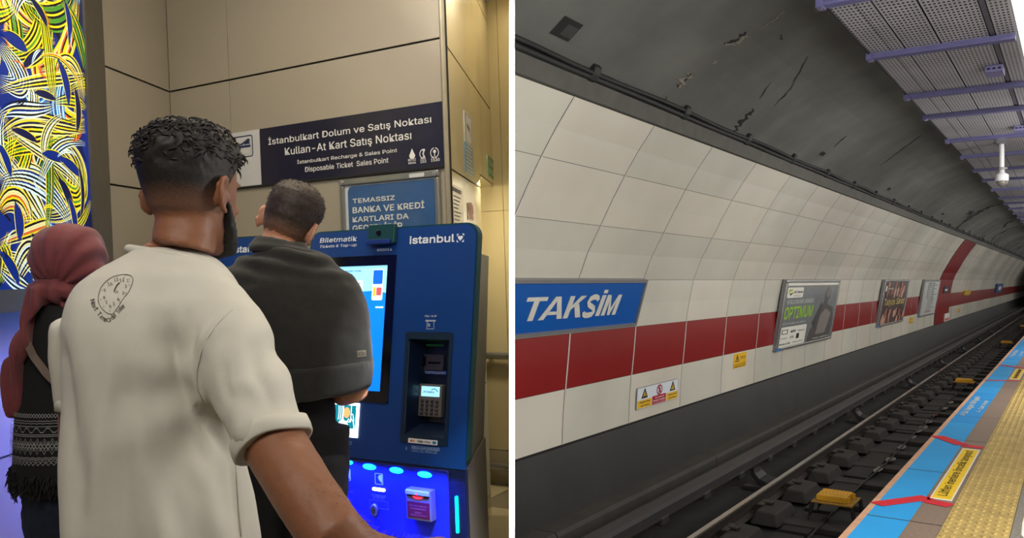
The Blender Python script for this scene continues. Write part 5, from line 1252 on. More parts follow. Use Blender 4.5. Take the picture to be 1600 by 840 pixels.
# blue LED glow of the kiosks' trays
q_ = P745 + DW*(dxk-.4) + NW*.12
area('kiosk_led', Lw(V((q_.x, q_.y, -.42))), Lw(V((q_.x, q_.y, -1.0)) + NW*.4 - DW*.7), .6, .05, 24, (.10,.13,1), 130)
q_ = P745 + UPF*KP.px(700, 731)[1] + DW*(-.36)
area('kiosk_led', Lw(q_ + NW*.055 - V((0,0,.02))), Lw(q_ - V((0,0,.35))), .60, .02, 9, (.012,.03,1), 150)
# ================================================================ the three people
from mathutils.bvhtree import BVHTree
def wpt(u, v, d): return V(((u-800)/F*d, d, (HZ-v)/F*d))
def floor_z(p): return (FLZ - p.x*ZL.x - p.y*ZL.y)/ZL.z
def ringpx(v, uL, uR, d, hd, tilt=0., n=32, e=2.3, yaw=0., sk=0.):
    """horizontal oval round a trunk or limb: u-range and row measured at depth d, hd = half depth in metres"""
    uc = (uL+uR)/2; C = wpt(uc, v, d); ray = V((C.x, C.y, 0)).normalized(); X = V((ray.y, -ray.x, 0))
    w_ = (uR-uL)/2*d/F*ray.y; out = []
    for k in range(n):
        t = 2*math.pi*k/n + yaw; c, s = math.cos(t), math.sin(t)
        cx = math.copysign(abs(c)**(2/e), c); sy = math.copysign(abs(s)**(2/e), s)
        out.append(C + X*(w_*cx) + ray*(hd*sy + sk*cx) + UP*(tilt*cx))
    return out
def fuse(mb, voxel, it=4, disp=None):
    """one continuous surface from overlapping closed shapes"""
    me = bpy.data.meshes.new('f'); me.from_pydata(mb.v, [], mb.f)
    bm = bmesh.new(); bm.from_mesh(me); bmesh.ops.recalc_face_normals(bm, faces=bm.faces[:]); bm.to_mesh(me); bm.free()
    o = bpy.data.objects.new('f', me); COL.objects.link(o)
    md = o.modifiers.new('r', 'REMESH'); md.mode = 'VOXEL'; md.voxel_size = voxel
    me2 = bpy.data.meshes.new_from_object(o.evaluated_get(bpy.context.evaluated_depsgraph_get()))
    bpy.data.objects.remove(o); bpy.data.meshes.remove(me)
    bm = bmesh.new(); bm.from_mesh(me2); bpy.data.meshes.remove(me2)
    for _ in range(it): bmesh.ops.smooth_vert(bm, verts=bm.verts[:], factor=.5, use_axis_x=True, use_axis_y=True, use_axis_z=True)
    if disp:
        bm.normal_update()
        new = [v.co + v.normal*disp(v.co, v.normal) for v in bm.verts]
        for v, c in zip(bm.verts, new): v.co = c
    out = MB(); bm.verts.index_update(); out.add([v.co.copy() for v in bm.verts], [tuple(v.index for v in f.verts) for f in bm.faces]); bm.free()
    return out
NZ = lambda p, a, b, c: noise.noise(V((p.x*a, p.y*b, p.z*c)))

def head_rings(o=lambda z, t: 0., ylim=None, n=36):
    T_ = [(-.004,.062,.016,.016),(.004,.060,.034,.032),(.022,.050,.046,.052),(.05,.022,.058,.078),(.085,.006,.066,.091),(.12,.0,.0725,.097),(.15,-.003,.0755,.0985),(.175,-.005,.0755,.097),(.198,-.007,.069,.087),(.216,-.009,.055,.068),(.229,-.010,.035,.043),(.2355,-.010,.012,.015)]
    rr = []
    for z, yc, hw, hd in T_:
        r = []
        for k in range(n):
            t = 2*math.pi*k/n; c, s = math.cos(t), math.sin(t)
            e = 2.15; cx = math.copysign(abs(c)**(2/e), c); sy = math.copysign(abs(s)**(2/e), s)
            off = o(z, s); L_ = 1 + off/math.hypot(hw, hd)*1.41
            x = hw*cx*L_; y = yc + hd*sy*L_; zz = z + (off*.9*max(0, (z-.15)/.085) if z > .15 else 0)
            if ylim is not None: y = min(y, ylim(z))
            r.append(V((x, y, zz)))
        rr.append(r)
    return rr
def headM(chin, yaw, pitch=0., roll=0., s=1.):
    """head frame: x to the person's right, y where the face looks, z up; yaw measured from straight away, clockwise"""
    M = Matrix.Translation(chin) @ Matrix.Rotation(-yaw, 4, 'Z') @ Matrix.Rotation(roll, 4, 'Y') @ Matrix.Rotation(-pitch, 4, 'X') @ Matrix.Scale(s, 4)
    return M
def add_head(mb, M, ears=True, nose=True):
    mb.rings([[M @ p for p in r] for r in head_rings()])
    P = lambda x, y, z: M @ V((x, y, z))
    # nose, brow, lips
    mb.rings([[P(w_*math.cos(t), y+.012*math.sin(t), z) for t in [2*math.pi*k/10 for k in range(10)]] for w_, y, z in ((.004,.098,.135),(.008,.104,.115),(.013,.112,.095),(.016,.112,.086),(.008,.102,.080))])
    mb.tube([P(-.045,.084,.137), P(-.02,.098,.141), P(.02,.098,.141), P(.045,.084,.137)], .008*1, 8)
    mb.tube([P(-.022,.094,.055), P(0,.101,.057), P(.022,.094,.055)], [.003,.0065,.003], 8); mb.tube([P(-.02,.092,.047), P(0,.099,.045), P(.02,.092,.047)], [.003,.0065,.003], 8)
    for sx in (-1, 1):
        mb.tube([P(sx*.028,.086,.088), P(sx*.05,.07,.085)], [.012,.010], 8)
        if ears:
            # ear: shell disc, rim and lobe
            cx, cy, cz = sx*.076, -.012, .108
            def ear(a, b_, d): # a: back/forward, b: up, d: outward
                return P(cx + sx*(d + .006 + .34*max(0, -a)), cy + a, cz + b_)
            mb.rings([[ear(.016*f_*math.cos(t)*(.95+.1*math.sin(t)), .029*f_*math.sin(t), d) for t in [2*math.pi*k/14 for k in range(14)]] for f_, d in ((.6,-.012),(1,-.006),(1,.001),(.55,.000))])
            rim = [ear(.010*1.0, .020, .003)] + [ear(.0185*math.cos(t)-.001, .033*math.sin(t)+.001, .004) for t in [math.radians(a) for a in range(60, 281, 20)]]
            mb.tube(rim, [.0035]+[.0048]*(len(rim)-3)+[.0055,.006], 8)
            mb.tube([ear(.002,-.026,.002), ear(-.002,-.036,.002)], [.0065,.005], 8)
            mb.tube([ear(.016,.004,.0), ear(.013,-.012,.004)], [.004,.005], 7)
def add_neck(mb, M, base, r0=.056, r1=.066):
    top = M @ V((0, -.012, .07)); mid = M @ V((0, -.022, .01))
    mb.tube([top, mid, (mid+V(base))/2, V(base)], [r0*.95, r0, r0*1.03, r1], 20)
def add_eyes(M, parent):
    for sx in (-1, 1):
        m = MB(); m.lathe(M @ V((sx*.031, .074, .117)), M.to_3x3() @ V((0,1,0)), [(0,-.012),(.0085,-.0085),(.012,0),(.0085,.0085),(0,.012)], 12)
        m.build('eye', [pm('eye_white', (225,220,212), rough=.2)], parent, smooth=True)
def add_hand(mb, wrist, fwd, up, side=1, s=1., curl=.5):
    """wrist point, pointing direction, back-of-hand normal; thumb on side*(fwd x up)"""
    f = V(fwd).normalized(); u = (V(up) - f*V(up).dot(f)).normalized(); r = f.cross(u)*side
    P = lambda a, b_, c: V(wrist) + f*(a*s) + r*(b_*s) + u*(c*s)
    mb.rings([[P(a, w_*math.cos(t) + o, h*math.sin(t)) for t in [2*math.pi*k/14 for k in range(14)]] for a, w_, h, o in ((-.02,.027,.021,0),(.02,.033,.019,0),(.055,.041,.016,0),(.088,.040,.014,0),(.096,.034,.010,0))])
    for b_, L_, sp in ((.030,.072,.06),(.010,.082,.0),(-.010,.076,-.04),(-.029,.060,-.10)):
        p0 = P(.08, b_, .0); pts = [p0]; ang = .12; a, c = .08, .0; bb = b_
        for seg, k in ((.48,1),(.30,1.3),(.22,1.1)):
            ang += curl*k*.8; a += L_*seg*math.cos(ang); c -= L_*seg*math.sin(ang); bb += sp*L_*seg; pts.append(P(a, bb, c))
        mb.tube([P(.06,b_*.9,0)] + pts, [.0088*s,.0095*s,.009*s,.0082*s,.0066*s], 9)
    mb.tube([P(.012,.022,-.006), P(.040,.046,-.014), P(.066,.058,-.022), P(.092,.060,-.030)], [.014*s,.012*s,.0105*s,.008*s], 9)
def hair_mat(name, col, skin, z0, z1, M, rough=.45):
    """cropped hair whose density thins from z1 (full) to z0 (skin) on the head"""
    m = pm(name, col, rough=rough, var=.35, scale=90)
    nt = m.node_tree; N = nt.nodes; L = nt.links; b_ = N['Principled BSDF']
    at = N.new('ShaderNodeAttribute'); at.attribute_name = 'hair_cover'
    no = N.new('ShaderNodeTexNoise'); no.inputs['Scale'].default_value = 420; no.inputs['Detail'].default_value = 2
    tc = N.new('ShaderNodeTexCoord'); L.new(tc.outputs['Object'], no.inputs['Vector'])
    a1 = N.new('ShaderNodeMath'); a1.operation = 'MULTIPLY_ADD'; a1.inputs[1].default_value = .5; a1.inputs[2].default_value = -.25; L.new(no.outputs['Fac'], a1.inputs[0])
    a2 = N.new('ShaderNodeMath'); a2.operation = 'ADD'; a2.use_clamp = True; L.new(a1.outputs[0], a2.inputs[0]); L.new(at.outputs['Fac'], a2.inputs[1])
    mx = N.new('ShaderNodeMix'); mx.data_type = 'RGBA'; mx.inputs['A'].default_value = rgb(skin)
    L.new(a2.outputs[0], mx.inputs['Factor']); L.new(b_.inputs['Base Color'].links[0].from_socket, mx.inputs['B']); L.new(mx.outputs['Result'], b_.inputs['Base Color'])
    return m
def set_density(o, M, z0, z1):
    at = o.data.attributes.new('hair_cover', 'FLOAT', 'POINT'); Mi = M.inverted(); off = origin_of(o)
    for i, v in enumerate(o.data.vertices):
        z = (Mi @ (v.co + off)).z; at.data[i].value = max(0, min(1, (z-z0)/(z1-z0)))
def trousers(pl, parent, waist, hips, knees, ankles, mt, rh=.10, rk=.068, ra=.055, hw=.17, hdp=.12):
    mb = MB(); c = (hips[0]+hips[1])/2
    X = (hips[1]-hips[0]).normalized(); Yv = V((-X.y, X.x, 0))
    ov = lambda C, a, b_: [C + X*(a*math.cos(t)) + Yv*(b_*math.sin(t)) for t in [2*math.pi*k/24 for k in range(24)]]
    mb.rings([ov(waist, hw*.93, hdp), ov(waist*.5+c*.5, hw, hdp*1.1), ov(c, hw, hdp*1.12), ov(c - UP*.09, hw*.8, hdp*.9)])
    for h, k, a in zip(hips, knees, ankles): mb.tube([h + UP*.04, h - UP*.06, (h+k)/2, k, (k+a)/2, a], [rh*1.02, rh, (rh+rk)/2, rk, rk*.95, ra], 16)
    o = fuse(mb, .013, 3, lambda p, n: .006*NZ(p, 9, 9, 14) + .003*NZ(p, 25, 25, 40))
    return o.build('trousers', mt, parent, smooth=True)
def shoe(ankle, fwd, parent, mt):
    f = V(fwd).normalized(); r = V((f.y, -f.x, 0)); z0 = floor_z(ankle) + .001; A0 = V((ankle.x, ankle.y, z0))
    P = lambda a, b_, c: A0 + f*a + r*b_ + UP*c
    m = MB(); m.rings([[P(a + .0*t, w_*math.cos(t), h0 + hh*math.sin(t)) for t in [2*math.pi*k/16 for k in range(16)]] for a, w_, h0, hh in ((-.075,.02,.045,.035),(-.06,.036,.045,.044),(0,.042,.055,.054),(.07,.046,.044,.043),(.14,.046,.034,.033),(.185,.034,.027,.026),(.2,.012,.022,.015))])
    m.rings([[P(.0+.045*math.cos(t)*q, .042*math.sin(t)*q, h) for t in [2*math.pi*k/16 for k in range(16)]] for q, h in ((1,.06),(1.02,.11),(.9,.115))])
    return m.build('shoe', mt, parent, smooth=True)

M_skin1 = pm('skin_tanned', (138, 90, 63), rough=.5, var=.07, scale=14, sss=.15, bump=.05, bscale=120)
M_skin2 = pm('skin_fair', (196, 142, 112), rough=.5, var=.06, scale=14, sss=.15)
M_hair1 = None
M_tee = pm('tee_cotton', (204, 199, 186), rough=.85, var=.02, scale=30, bump=.06, bscale=500, sheen=.1)
M_print = pm('tee_print', (74, 54, 46), rough=.8)
M_jeans = pm('jeans_black', (22, 23, 28), rough=.85, var=.2, scale=60)
M_shoe = pm('shoe_dark', (34, 34, 36), rough=.6)

# ---------------------------------------------------------------- man in the white T-shirt
D1 = 1.60
foot = wpt(270, 437, D1+.05)
root = empty('person', V((foot.x, foot.y, floor_z(foot))), 'man in a white T-shirt seen from behind, arm reaching to the kiosk', 'person', None)
R1 = lambda v, a, c, hd=.13, dd=0., **k: ringpx(v, a, c, D1+dd, hd, **k)
tee = MB()
tee.rings([R1(388,214,302,.052,.02), R1(396,200,326,.066,.02), R1(404,184,342,.078,.015), R1(416,163,356,.088,.01), R1(430,141,368,.098,.0), R1(446,122,378,.108,0), R1(470,108,386,.12,-.005), R1(505,99,390,.132,-.005), R1(560,97,396,.14,0), R1(630,99,384,.138,0), R1(700,102,384,.135,0.), R1(760,106,396,.135,.0), R1(840,110,414,.138,.0), R1(900,112,424,.14,0.), R1(965,112,428,.142,0)])
# right sleeve
p = lambda u, v, d: wpt(u, v, d)
sl = [p(335,462,1.60), p(351,505,1.575), p(370,560,1.55), p(392,612,1.52), p(413,655,1.495), p(426,690,1.475)]
tee.tube(sl, [.056,.074,.077,.074,.070,.067], 24, up=V((.3,1,0)).normalized())
ls = [p(146,476,1.60), p(133,512,1.61), p(128,560,1.615), p(128,610,1.62), p(129,634,1.62)]
tee.tube(ls, [.052,.060,.056,.051,.0475], 20)
armp = p(352,600,1.50)
FOLDS = [  # image curves of the cotton's creases: points, depth (m, + ridge), width (px)
 ([(262,500),(277,550),(281,585),(300,632),(332,668),(362,712)], -.019, 11),
 ([(345,494),(325,522),(306,560),(300,590),(312,626),(335,655)], .012, 9),
 ([(238,505),(258,548),(276,620),(310,700),(330,780)], -.008, 16),
 ([(172,540),(158,660),(142,800),(138,900)], .009, 16),
 ([(228,590),(246,710),(276,820),(290,900)], -.008, 20),
 ([(196,560),(200,700),(190,860)], -.006, 18),
 ([(300,700),(330,770),(345,860)], .008, 18),
 ([(92,520),(99,580),(102,640),(106,720)], -.006, 8),
 ([(395,520),(400,580),(430,640)], -.006, 12),
 ([(365,640),(352,600),(350,560)], -.007, 9),
 ([(366,720),(372,780),(376,850)], -.006, 7),
 ([(415,600),(395,640),(372,690)], .005, 12)]
def crease(q):
    if q.y > 1.62: return 0.
    u = 800 + F*q.x/q.y; v = HZ - F*q.z/q.y; f = 0.
    for pts, a, w_ in FOLDS:
        best = 1e9; tt = 0; n_ = len(pts)-1
        for i, ((x0,y0),(x1,y1)) in enumerate(zip(pts, pts[1:])):
            dx, dy = x1-x0, y1-y0; t = max(0, min(1, ((u-x0)*dx+(v-y0)*dy)/(dx*dx+dy*dy))); d2 = (u-x0-dx*t)**2+(v-y0-dy*t)**2
            if d2 < best: best = d2; tt = (i+t)/n_
        if best < 9*w_*w_: f += a*math.exp(-best/(w_*w_))*min(1, .25+math.sin(math.pi*tt)*1.2)
    return f
def fold1(q, n):
    # soft hanging folds of the cotton, drawn to the armpit and down the back
    d = (q - armp); r = d.length
    a = math.atan2(d.z, d.x)
    f = .006*math.sin(a*7 + 5*r)*math.exp(-(r/.22)**2)*min(1, max(0, r-.05)/.07)
    low = max(0, min(1, (.0-q.z)/.35))
    t = q.x*1.0 + q.z*.18
    f += low*(.008*math.sin(t*34 + 2.2*NZ(q, 4, 4, 2)) + .004*math.sin(t*71+1.3))
    f += crease(q)
    f += .0045*NZ(q, 9, 9, 5) + .0016*NZ(q, 26, 26, 16)
    return f
tm = fuse(tee, .0085, 5, fold1)
teeo = tm.build('t_shirt', M_tee, root, smooth=True)
bv = BVHTree.FromPolygons(tm.v, tm.f)
# rolled cuff and stitched hems
m = MB(); ax = (sl[-1]-sl[-2]).normalized()
c0 = sl[-1] - ax*.022; c1 = sl[-1] + ax*.010
rr = []
for q, r_ in ((c0,.0665),(c0+ax*.002,.0725),(c0*.5+c1*.5,.0735),(c1-ax*.002,.0725),(c1+ax*.001,.069),(c1-ax*.004,.065)):
    a = ax.cross(V((.3,1,0)).normalized()).normalized(); b2 = ax.cross(a).normalized()
    rr.append([q + a*(r_*math.cos(t)) + b2*(r_*math.sin(t)) + ax*(.004*math.sin(3*t+1)) for t in [2*math.pi*k/40 for k in range(40)]])
m.rings(rr); m.build('cuff', M_tee, teeo, smooth=True)
m = MB(); ax = (ls[-1]-ls[-2]).normalized(); a = ax.cross(V((0,1,0))).normalized(); b2 = ax.cross(a)
m.rings([[ls[-1] + ax*h + a*(r_*math.cos(t)) + b2*(r_*math.sin(t)) for t in [2*math.pi*k/28 for k in range(28)]] for h, r_ in ((-.02,.047),(-.018,.0495),(.004,.049),(.005,.044))]); m.build('cuff', M_tee, teeo, smooth=True)
m = MB(); nk = []
for k in range(40):
    t = 2*math.pi*k/40; nk.append((262 + 61*math.cos(t), 397 + 9*math.cos(t)*1.0 - 0*math.sin(t), D1+.02 + .060*math.sin(t)))
nk = [p(u + (8 if math.sin(2*math.pi*k/40) > .3 else 0), v + 14*max(0, math.sin(2*math.pi*k/40)) + 10*max(0, math.cos(2*math.pi*k/40))**2, d) for k, (u, v, d) in enumerate(nk)]
m.tube(nk + [nk[0]], .0085, 8); m.build('collar', M_tee, teeo, smooth=True)
bvs = BVHTree.FromPolygons(tm.v, tm.f)
def on1(u, v, d):
    r = V(((u-800)/F, 1, (HZ-v)/F)).normalized(); h = bvs.ray_cast(V((0,0,0)), r); return h[0] - r*d if h[0] is not None else None
m = MB()
for cv in ([(388,462),(362,484),(342,502),(326,524),(314,550),(307,580),(308,606),(318,628)], [(368,722),(371,760),(374,800),(377,838)]):
    P_ = [on1(u, v, .0006) for u, v in cv]; P_ = [q for q in P_ if q is not None]; m.tube(P_, .0016, 6)
m.build('seam', M_tee, teeo, smooth=True)
# print on the back
def on(u, v, d=.0016):
    r = V(((u-800)/F, 1, (HZ-v)/F)).normalized(); h = bv.ray_cast(V((0,0,0)), r)
    return h[0] + h[1]*d*(1 if h[1].dot(r) < 0 else -1) if h[0] is not None else None
z6 = lambda x, y: (120 + x/6, 380 + y/6)
m = MB()
def dline(pts, wpx):
    n = len(pts); L_, R_ = [], []
    for i, q in enumerate(pts):
        a = pts[max(i-1,0)]; e = pts[min(i+1,n-1)]; dx, dy = e[0]-a[0], e[1]-a[1]; h = math.hypot(dx,dy) or 1
        L_.append(on(q[0]-dy/h*wpx/2, q[1]+dx/h*wpx/2)); R_.append(on(q[0]+dy/h*wpx/2, q[1]-dx/h*wpx/2))
    if None in L_ or None in R_: return
    m.add(L_+R_, [(i, i+1, n+i+1, n+i) for i in range(n-1)])
oc = [(205,500),(240,400),(330,322),(430,296),(505,306),(526,350),(495,440),(440,515),(390,590),(345,655),(315,662),(270,640),(215,575)]
def cr(P, n=6):
    out = []
    N_ = len(P)
    for i in range(N_):
        p0, p1, p2, p3 = P[i-1], P[i], P[(i+1)%N_], P[(i+2)%N_]
        for k in range(n):
            t = k/n; out.append(tuple(.5*((2*p1[j]) + (-p0[j]+p2[j])*t + (2*p0[j]-5*p1[j]+4*p2[j]-p3[j])*t*t + (-p0[j]+3*p1[j]-3*p2[j]+p3[j])*t**3) for j in (0,1)))
    return out + [out[0]]
dline([z6(*q) for q in cr(oc)], .75)
def dtext(s, x, y, h, ang, wd=None):
    vs, fs, a, b_, c, d = text_geo(s); k = h/(d-c) if wd is None else wd/(b_-a); ca, sa = math.cos(ang), math.sin(ang); P = []
    for v_ in vs:
        lx = (v_.x-(a+b_)/2)*k; ly = -(v_.y-(c+d)/2)*(h/(d-c)); q = on(x + lx*ca - ly*sa, y + lx*sa + ly*ca)
        if q is None: return
        P.append(q)
    m.add(P, fs)
for s, x, y, tx, ty in (('12',425,345,447,318),('1',478,352,492,338),('2',462,403,492,394),('3',436,466,458,466),('4',390,522,400,548),('5',350,565,352,585),('6',314,588,312,630),('7',281,555,255,595),('8',260,510,225,527),('9',265,442,238,446),('10',314,385,295,368),('11',372,342,378,322)):
    dtext(s, *z6(x, y), 4.6, -.15)
    dline([z6(tx-4, ty+6), z6(tx+4, ty-6)], .5)
dline([z6(403,368), z6(378,395), z6(360,430), z6(352,458)], 1.5); dline([z6(352,458), z6(372,468), z6(390,460), z6(384,448), z6(366,450)], .5)
def arcw(s, pts, h):
    L_ = [0]
    for a, e in zip(pts, pts[1:]): L_.append(L_[-1] + math.hypot(e[0]-a[0], e[1]-a[1]))
    for i, ch in enumerate(s):
        if ch == ' ': continue
        q = L_[-1]*(i+.5)/len(s)
        for j in range(len(pts)-1):
            if L_[j] <= q <= L_[j+1]:
                t = (q-L_[j])/(L_[j+1]-L_[j]); a, e = pts[j], pts[j+1]; x, y = a[0]+(e[0]-a[0])*t, a[1]+(e[1]-a[1])*t; an = math.atan2(e[1]-a[1], e[0]-a[0])
                hh = h*(1 if ch.isupper() or ch in 'ltdk' else .74); up_ = (h-hh)/2; dtext(ch, x - up_*math.sin(an)*-1*-1, y + up_*math.cos(an), hh, an); break
arcw('Next Time', [z6(150,530), z6(170,590), z6(205,650), z6(245,695), z6(285,720)], 7.2)
arcw('Order later', [z6(292,722), z6(330,700), z6(370,655), z6(410,610), z6(445,572)], 6.4)
m.build('print', M_print, teeo)
# body
hd1 = headM(p(299, 394, D1+.035), .30, 0., .0, 1.02)
body = MB(); add_head(body, hd1); add_neck(body, hd1, p(262, 425, D1+.02), .060, .075)
body.rings([R1(405,200,325,.06), R1(430,160,355,.08), R1(470,125,375,.09), R1(560,125,370,.10), R1(700,130,360,.10), R1(840,135,390,.105), R1(930,130,410,.11), R1(975,150,400,.10)])
arm = [p(345,490,1.585), p(371,560,1.55), p(397,620,1.52), p(427,690,1.475), p(474,768,1.40), p(520,836,1.345), p(556,870,1.36), p(606,880,1.46), p(655,872,1.62), p(680,861,1.70)]
body.tube(arm, [.055,.060,.060,.056,.0535,.0525,.051,.047,.038,.029], 20, up=V((.3,1,0)).normalized())
hw = arm[-1]; hf = (p(714,848,1.83) - hw)
add_hand(body, hw, hf, V((.25,-.35,1)), -1, 1.0, .45)
la = [p(150,480,1.61), p(130,560,1.63), p(125,640,1.64), p(124,735,1.64), p(128,830,1.62), p(132,905,1.60)]
body.tube(la, [.04,.042,.040,.036,.032,.024], 16); add_hand(body, la[-1], V((.05,.05,-1)), V((-1,-.2,0)), 1, 1., .35)
bo = fuse(body, .0048, 2, lambda q, n: .0008*NZ(q, 60, 60, 60)).build('body', M_skin1, root, smooth=True)
add_eyes(hd1, bo)
# arm hair along the forearm's upper edge
m = MB(); rg = random.Random(4)
for k in range(260):
    i = rg.uniform(4.2, 8.2); j = int(i); t = i-j; c = arm[j]*(1-t)+arm[min(j+1,9)]*t; ax = (arm[min(j+1,9)]-arm[j]).normalized()
    rad = [.055,.060,.060,.056,.0535,.0525,.051,.047,.038,.029]; r_ = rad[j]*(1-t)+rad[min(j+1,9)]*t
    a = V((1,0,1)); a = (a - ax*a.dot(ax)).normalized(); b2 = ax.cross(a); th = rg.uniform(-1.3,1.3); d_ = a*math.cos(th)+b2*math.sin(th)
    q = c + d_*(r_-.002); L_ = rg.uniform(.006,.012)
    m.tube([q, q + d_*L_*.6 + ax*L_*.5, q + d_*L_*.8 + ax*L_*1.1], [.00022,.0002,.0001], 3)
m.build('arm_hair', pm('hair_arm', (74,48,36), rough=.6), bo)
# hair
def offs1(z, s): return -.005 + .007*max(0, min(1, (z-.05)/.03)) + .005*max(0, min(1, (z-.10)/.05)) + .011*max(0, min(1, (z-.15)/.06))
yl1 = lambda z: .012 if z < .135 else (.03 if z < .165 else .11)
m = MB(); rr = [r for r in head_rings(offs1, yl1)]; m.rings([[hd1 @ q for q in r] for r in rr[3:]])
def curl(q, n):
    z = (hd1.inverted() @ q).z
    k = max(0, min(1, (z-.14)/.05))
    return k*(.006*NZ(q, 42, 42, 42) + .004*NZ(q, 95, 95, 95)) + .0008*NZ(q, 150, 150, 150)
hm = fuse(m, .005, 2, curl)
# tufts lying over the top
rg = random.Random(9); vb = [(hd1.inverted() @ q) for q in hm.v]
top = [(i, q) for i, q in enumerate(vb) if q.z > .165 and rg.random() < .16]
ctr = hd1 @ V((0,-.01,.14))
for i, q in top[:900]:
    w0 = hm.v[i]; nrm = (w0-ctr).normalized(); tg = V((rg.uniform(-1,1), rg.uniform(-1,1), rg.uniform(-.6,.6))); tg = (tg - nrm*tg.dot(nrm)).normalized()
    L_ = rg.uniform(.012,.024)
    pts = [w0 - nrm*.004, w0 + nrm*.0015 + tg*L_*.3, w0 + nrm*.003 + tg*L_*.7, w0 + nrm*.000 + tg*L_*1.05]
    hm.tube(pts, [.0016,.0019,.0016,.0004], 5)
ho = hm.build('hair', hair_mat('hair_black', (17,14,13), (150,104,80), .045, .125, hd1, .6), root, smooth=True); set_density(ho, hd1, .045, .13)
# beard on the jaw
m = MB(); 
for sgn in (-1, 1):
    pts = [hd1 @ V((sgn*.070,.014,.105)), hd1 @ V((sgn*.064,.028,.066)), hd1 @ V((sgn*.050,.05,.032)), hd1 @ V((sgn*.033,.072,.012)), hd1 @ V((0,.086,.008))]
    m.tube(pts, [.006,.0125,.0165,.019,.020], 10)
m.tube([hd1 @ V((-.03,.092,.066)), hd1 @ V((0,.101,.069)), hd1 @ V((.03,.092,.066))], .006, 8)
fuse(m, .005, 2, lambda q, n: .0025*NZ(q, 120, 120, 120)).build('beard', pm('beard_black', (18,15,14), rough=.6, var=.3, scale=120), root, smooth=True)
hipc = p(268, 985, D1); X = V((.93,.36,0)).normalized()
hips = [hipc - X*.09 - UP*.0, hipc + X*.09]; fw = V((-.36*-1,.93,0))
kn = [h - UP*.40 + fw*.02 for h in hips]; an = [V((k.x, k.y, floor_z(k)+.09)) for k in kn]
trousers(None, root, hipc + UP*.14, hips, kn, an, M_jeans)
for a in an: shoe(a, fw, root, M_shoe)

# ---------------------------------------------------------------- man in the dark sweatshirt
D2 = 2.36
foot = wpt(465, 437, D2+.02)
root = empty('person', V((foot.x, foot.y, floor_z(foot))), 'man in a charcoal sweatshirt with cropped hair facing the kiosk screen', 'person', None)
R2 = lambda v, a, c, hd=.13, dd=0., **k: ringpx(v, a, c, D2+dd, hd, **k)
M_hood = pm('sweat_charcoal', (40, 39, 36), rough=.95, var=.12, scale=70, bump=.1, bscale=300, sheen=.15)
hd_ = MB()
hd_.rings([R2(384,408,480,.06,-.01), R2(392,398,500,.085,-.01,tilt=-.0), R2(402,385,518,.10,-.01,tilt=-.004), R2(414,366,535,.115,0,tilt=-.004), R2(428,350,551,.125,0), R2(446,342,565,.135), R2(470,338,577,.145), R2(500,340,583,.155), R2(535,346,584,.165), R2(565,352,584,.165), R2(590,360,582,.16), R2(610,372,578,.155,tilt=.014), R2(617,380,572,.14,tilt=.016)])
def fold2(q, n):
    up_ = max(0, min(1, (q.z+.02)/.08))
    return .006*NZ(q, 9, 9, 9) + .0025*NZ(q, 26, 26, 30) + up_*.007*math.sin(q.z*150 + q.x*26 + 2*NZ(q, 8,8,8))
hm = fuse(hd_, .0105, 4, fold2); hoo = hm.build('sweatshirt', M_hood, root, smooth=True)
# folded collar
m = MB()
for k, (v, a, c, hd, r_) in enumerate(((381,404,474,.058,.014),(392,396,491,.076,.016))):
    ring = ringpx(v, a, c, D2-.005, hd, tilt=-.010, n=28); m.tube(ring + [ring[0]], r_, 8)
fuse(m, .007, 3, lambda q, n: .004*NZ(q, 22, 22, 30)).build('collar', M_hood, hoo, smooth=True)
# hem band
m = MB(); rr = [ringpx(v, a-1.5, c+1.5, D2, hd+.004, tilt=t, n=48) for v, a, c, hd, t in ((566,351,584.5,.166,.012),(568,350.5,585.5,.169,.012),(590,359,584,.165,.013),(612,372,580,.158,.016),(616,374,577,.15,.017))]
m.rings(rr); fuse(m, .009, 2, lambda q, n: .003*NZ(q, 20, 20, 12)).build('hem_band', M_hood, hoo, smooth=True)
bv2 = BVHTree.FromPolygons(hm.v, hm.f)
def on2(u, v, d=.004):
    r = V(((u-800)/F, 1, (HZ-v)/F)).normalized(); h = bv2.ray_cast(V((0,0,0)), r); return h[0] - r*d
m = MB(); c4 = [on2(558,548), on2(571.5,546.5), on2(572,556.5), on2(558.5,558)]; m.prism(c4, V((0,.003,0))); tg_ = m.build('tag', pm('tag_metal', (150,142,124), rough=.35, metal=.4), hoo)
m = MB(); vs, fs, a, b_, c, d = text_geo('MODA'); o0, ox, oy = on2(559.5,556,.0055), on2(570.5,555,.0055), on2(559.2,549.5,.0055)
m.add([o0 + (ox-o0)*((v_.x-a)/(b_-a)) + (oy-o0)*((v_.y-c)/(d-c)) for v_ in vs], fs); m.build('lettering', M_ink, tg_)
hd2 = headM(p(428, 404, D2+.055), .10, .20, .36, .96)
body = MB(); add_head(body, hd2); add_neck(body, hd2, p(438, 410, D2-.0), .055, .07)
body.rings([R2(395,405,480,.06), R2(430,375,510,.09), R2(500,370,540,.10), R2(600,400,515,.09), R2(700,405,500,.09)])
arm2 = [p(505,450,D2), p(525,520,D2+.0), p(540,580,D2-.02), p(553,609,D2-.02), p(538,611,D2+.05), p(505,598,D2+.17), p(480,590,D2+.25)]
body.tube(arm2, [.05,.05,.046,.043,.043,.036,.026], 16, up=V((1,0,0)))
add_hand(body, arm2[-1], V((-.35,1,.1)), V((.3,.1,1)), -1, .95, .4)
la2 = [p(395,450,D2+.02), p(388,520,D2+.04), p(385,590,D2+.05), p(390,600,D2+.17), p(405,585,D2+.28)]
body.tube(la2, [.05,.047,.043,.036,.026], 14); add_hand(body, la2[-1], V((.4,1,.2)), V((0,-.2,1)), 1, .95, .4)
bo = fuse(body, .0052, 2).build('body', M_skin2, root, smooth=True); add_eyes(hd2, bo)
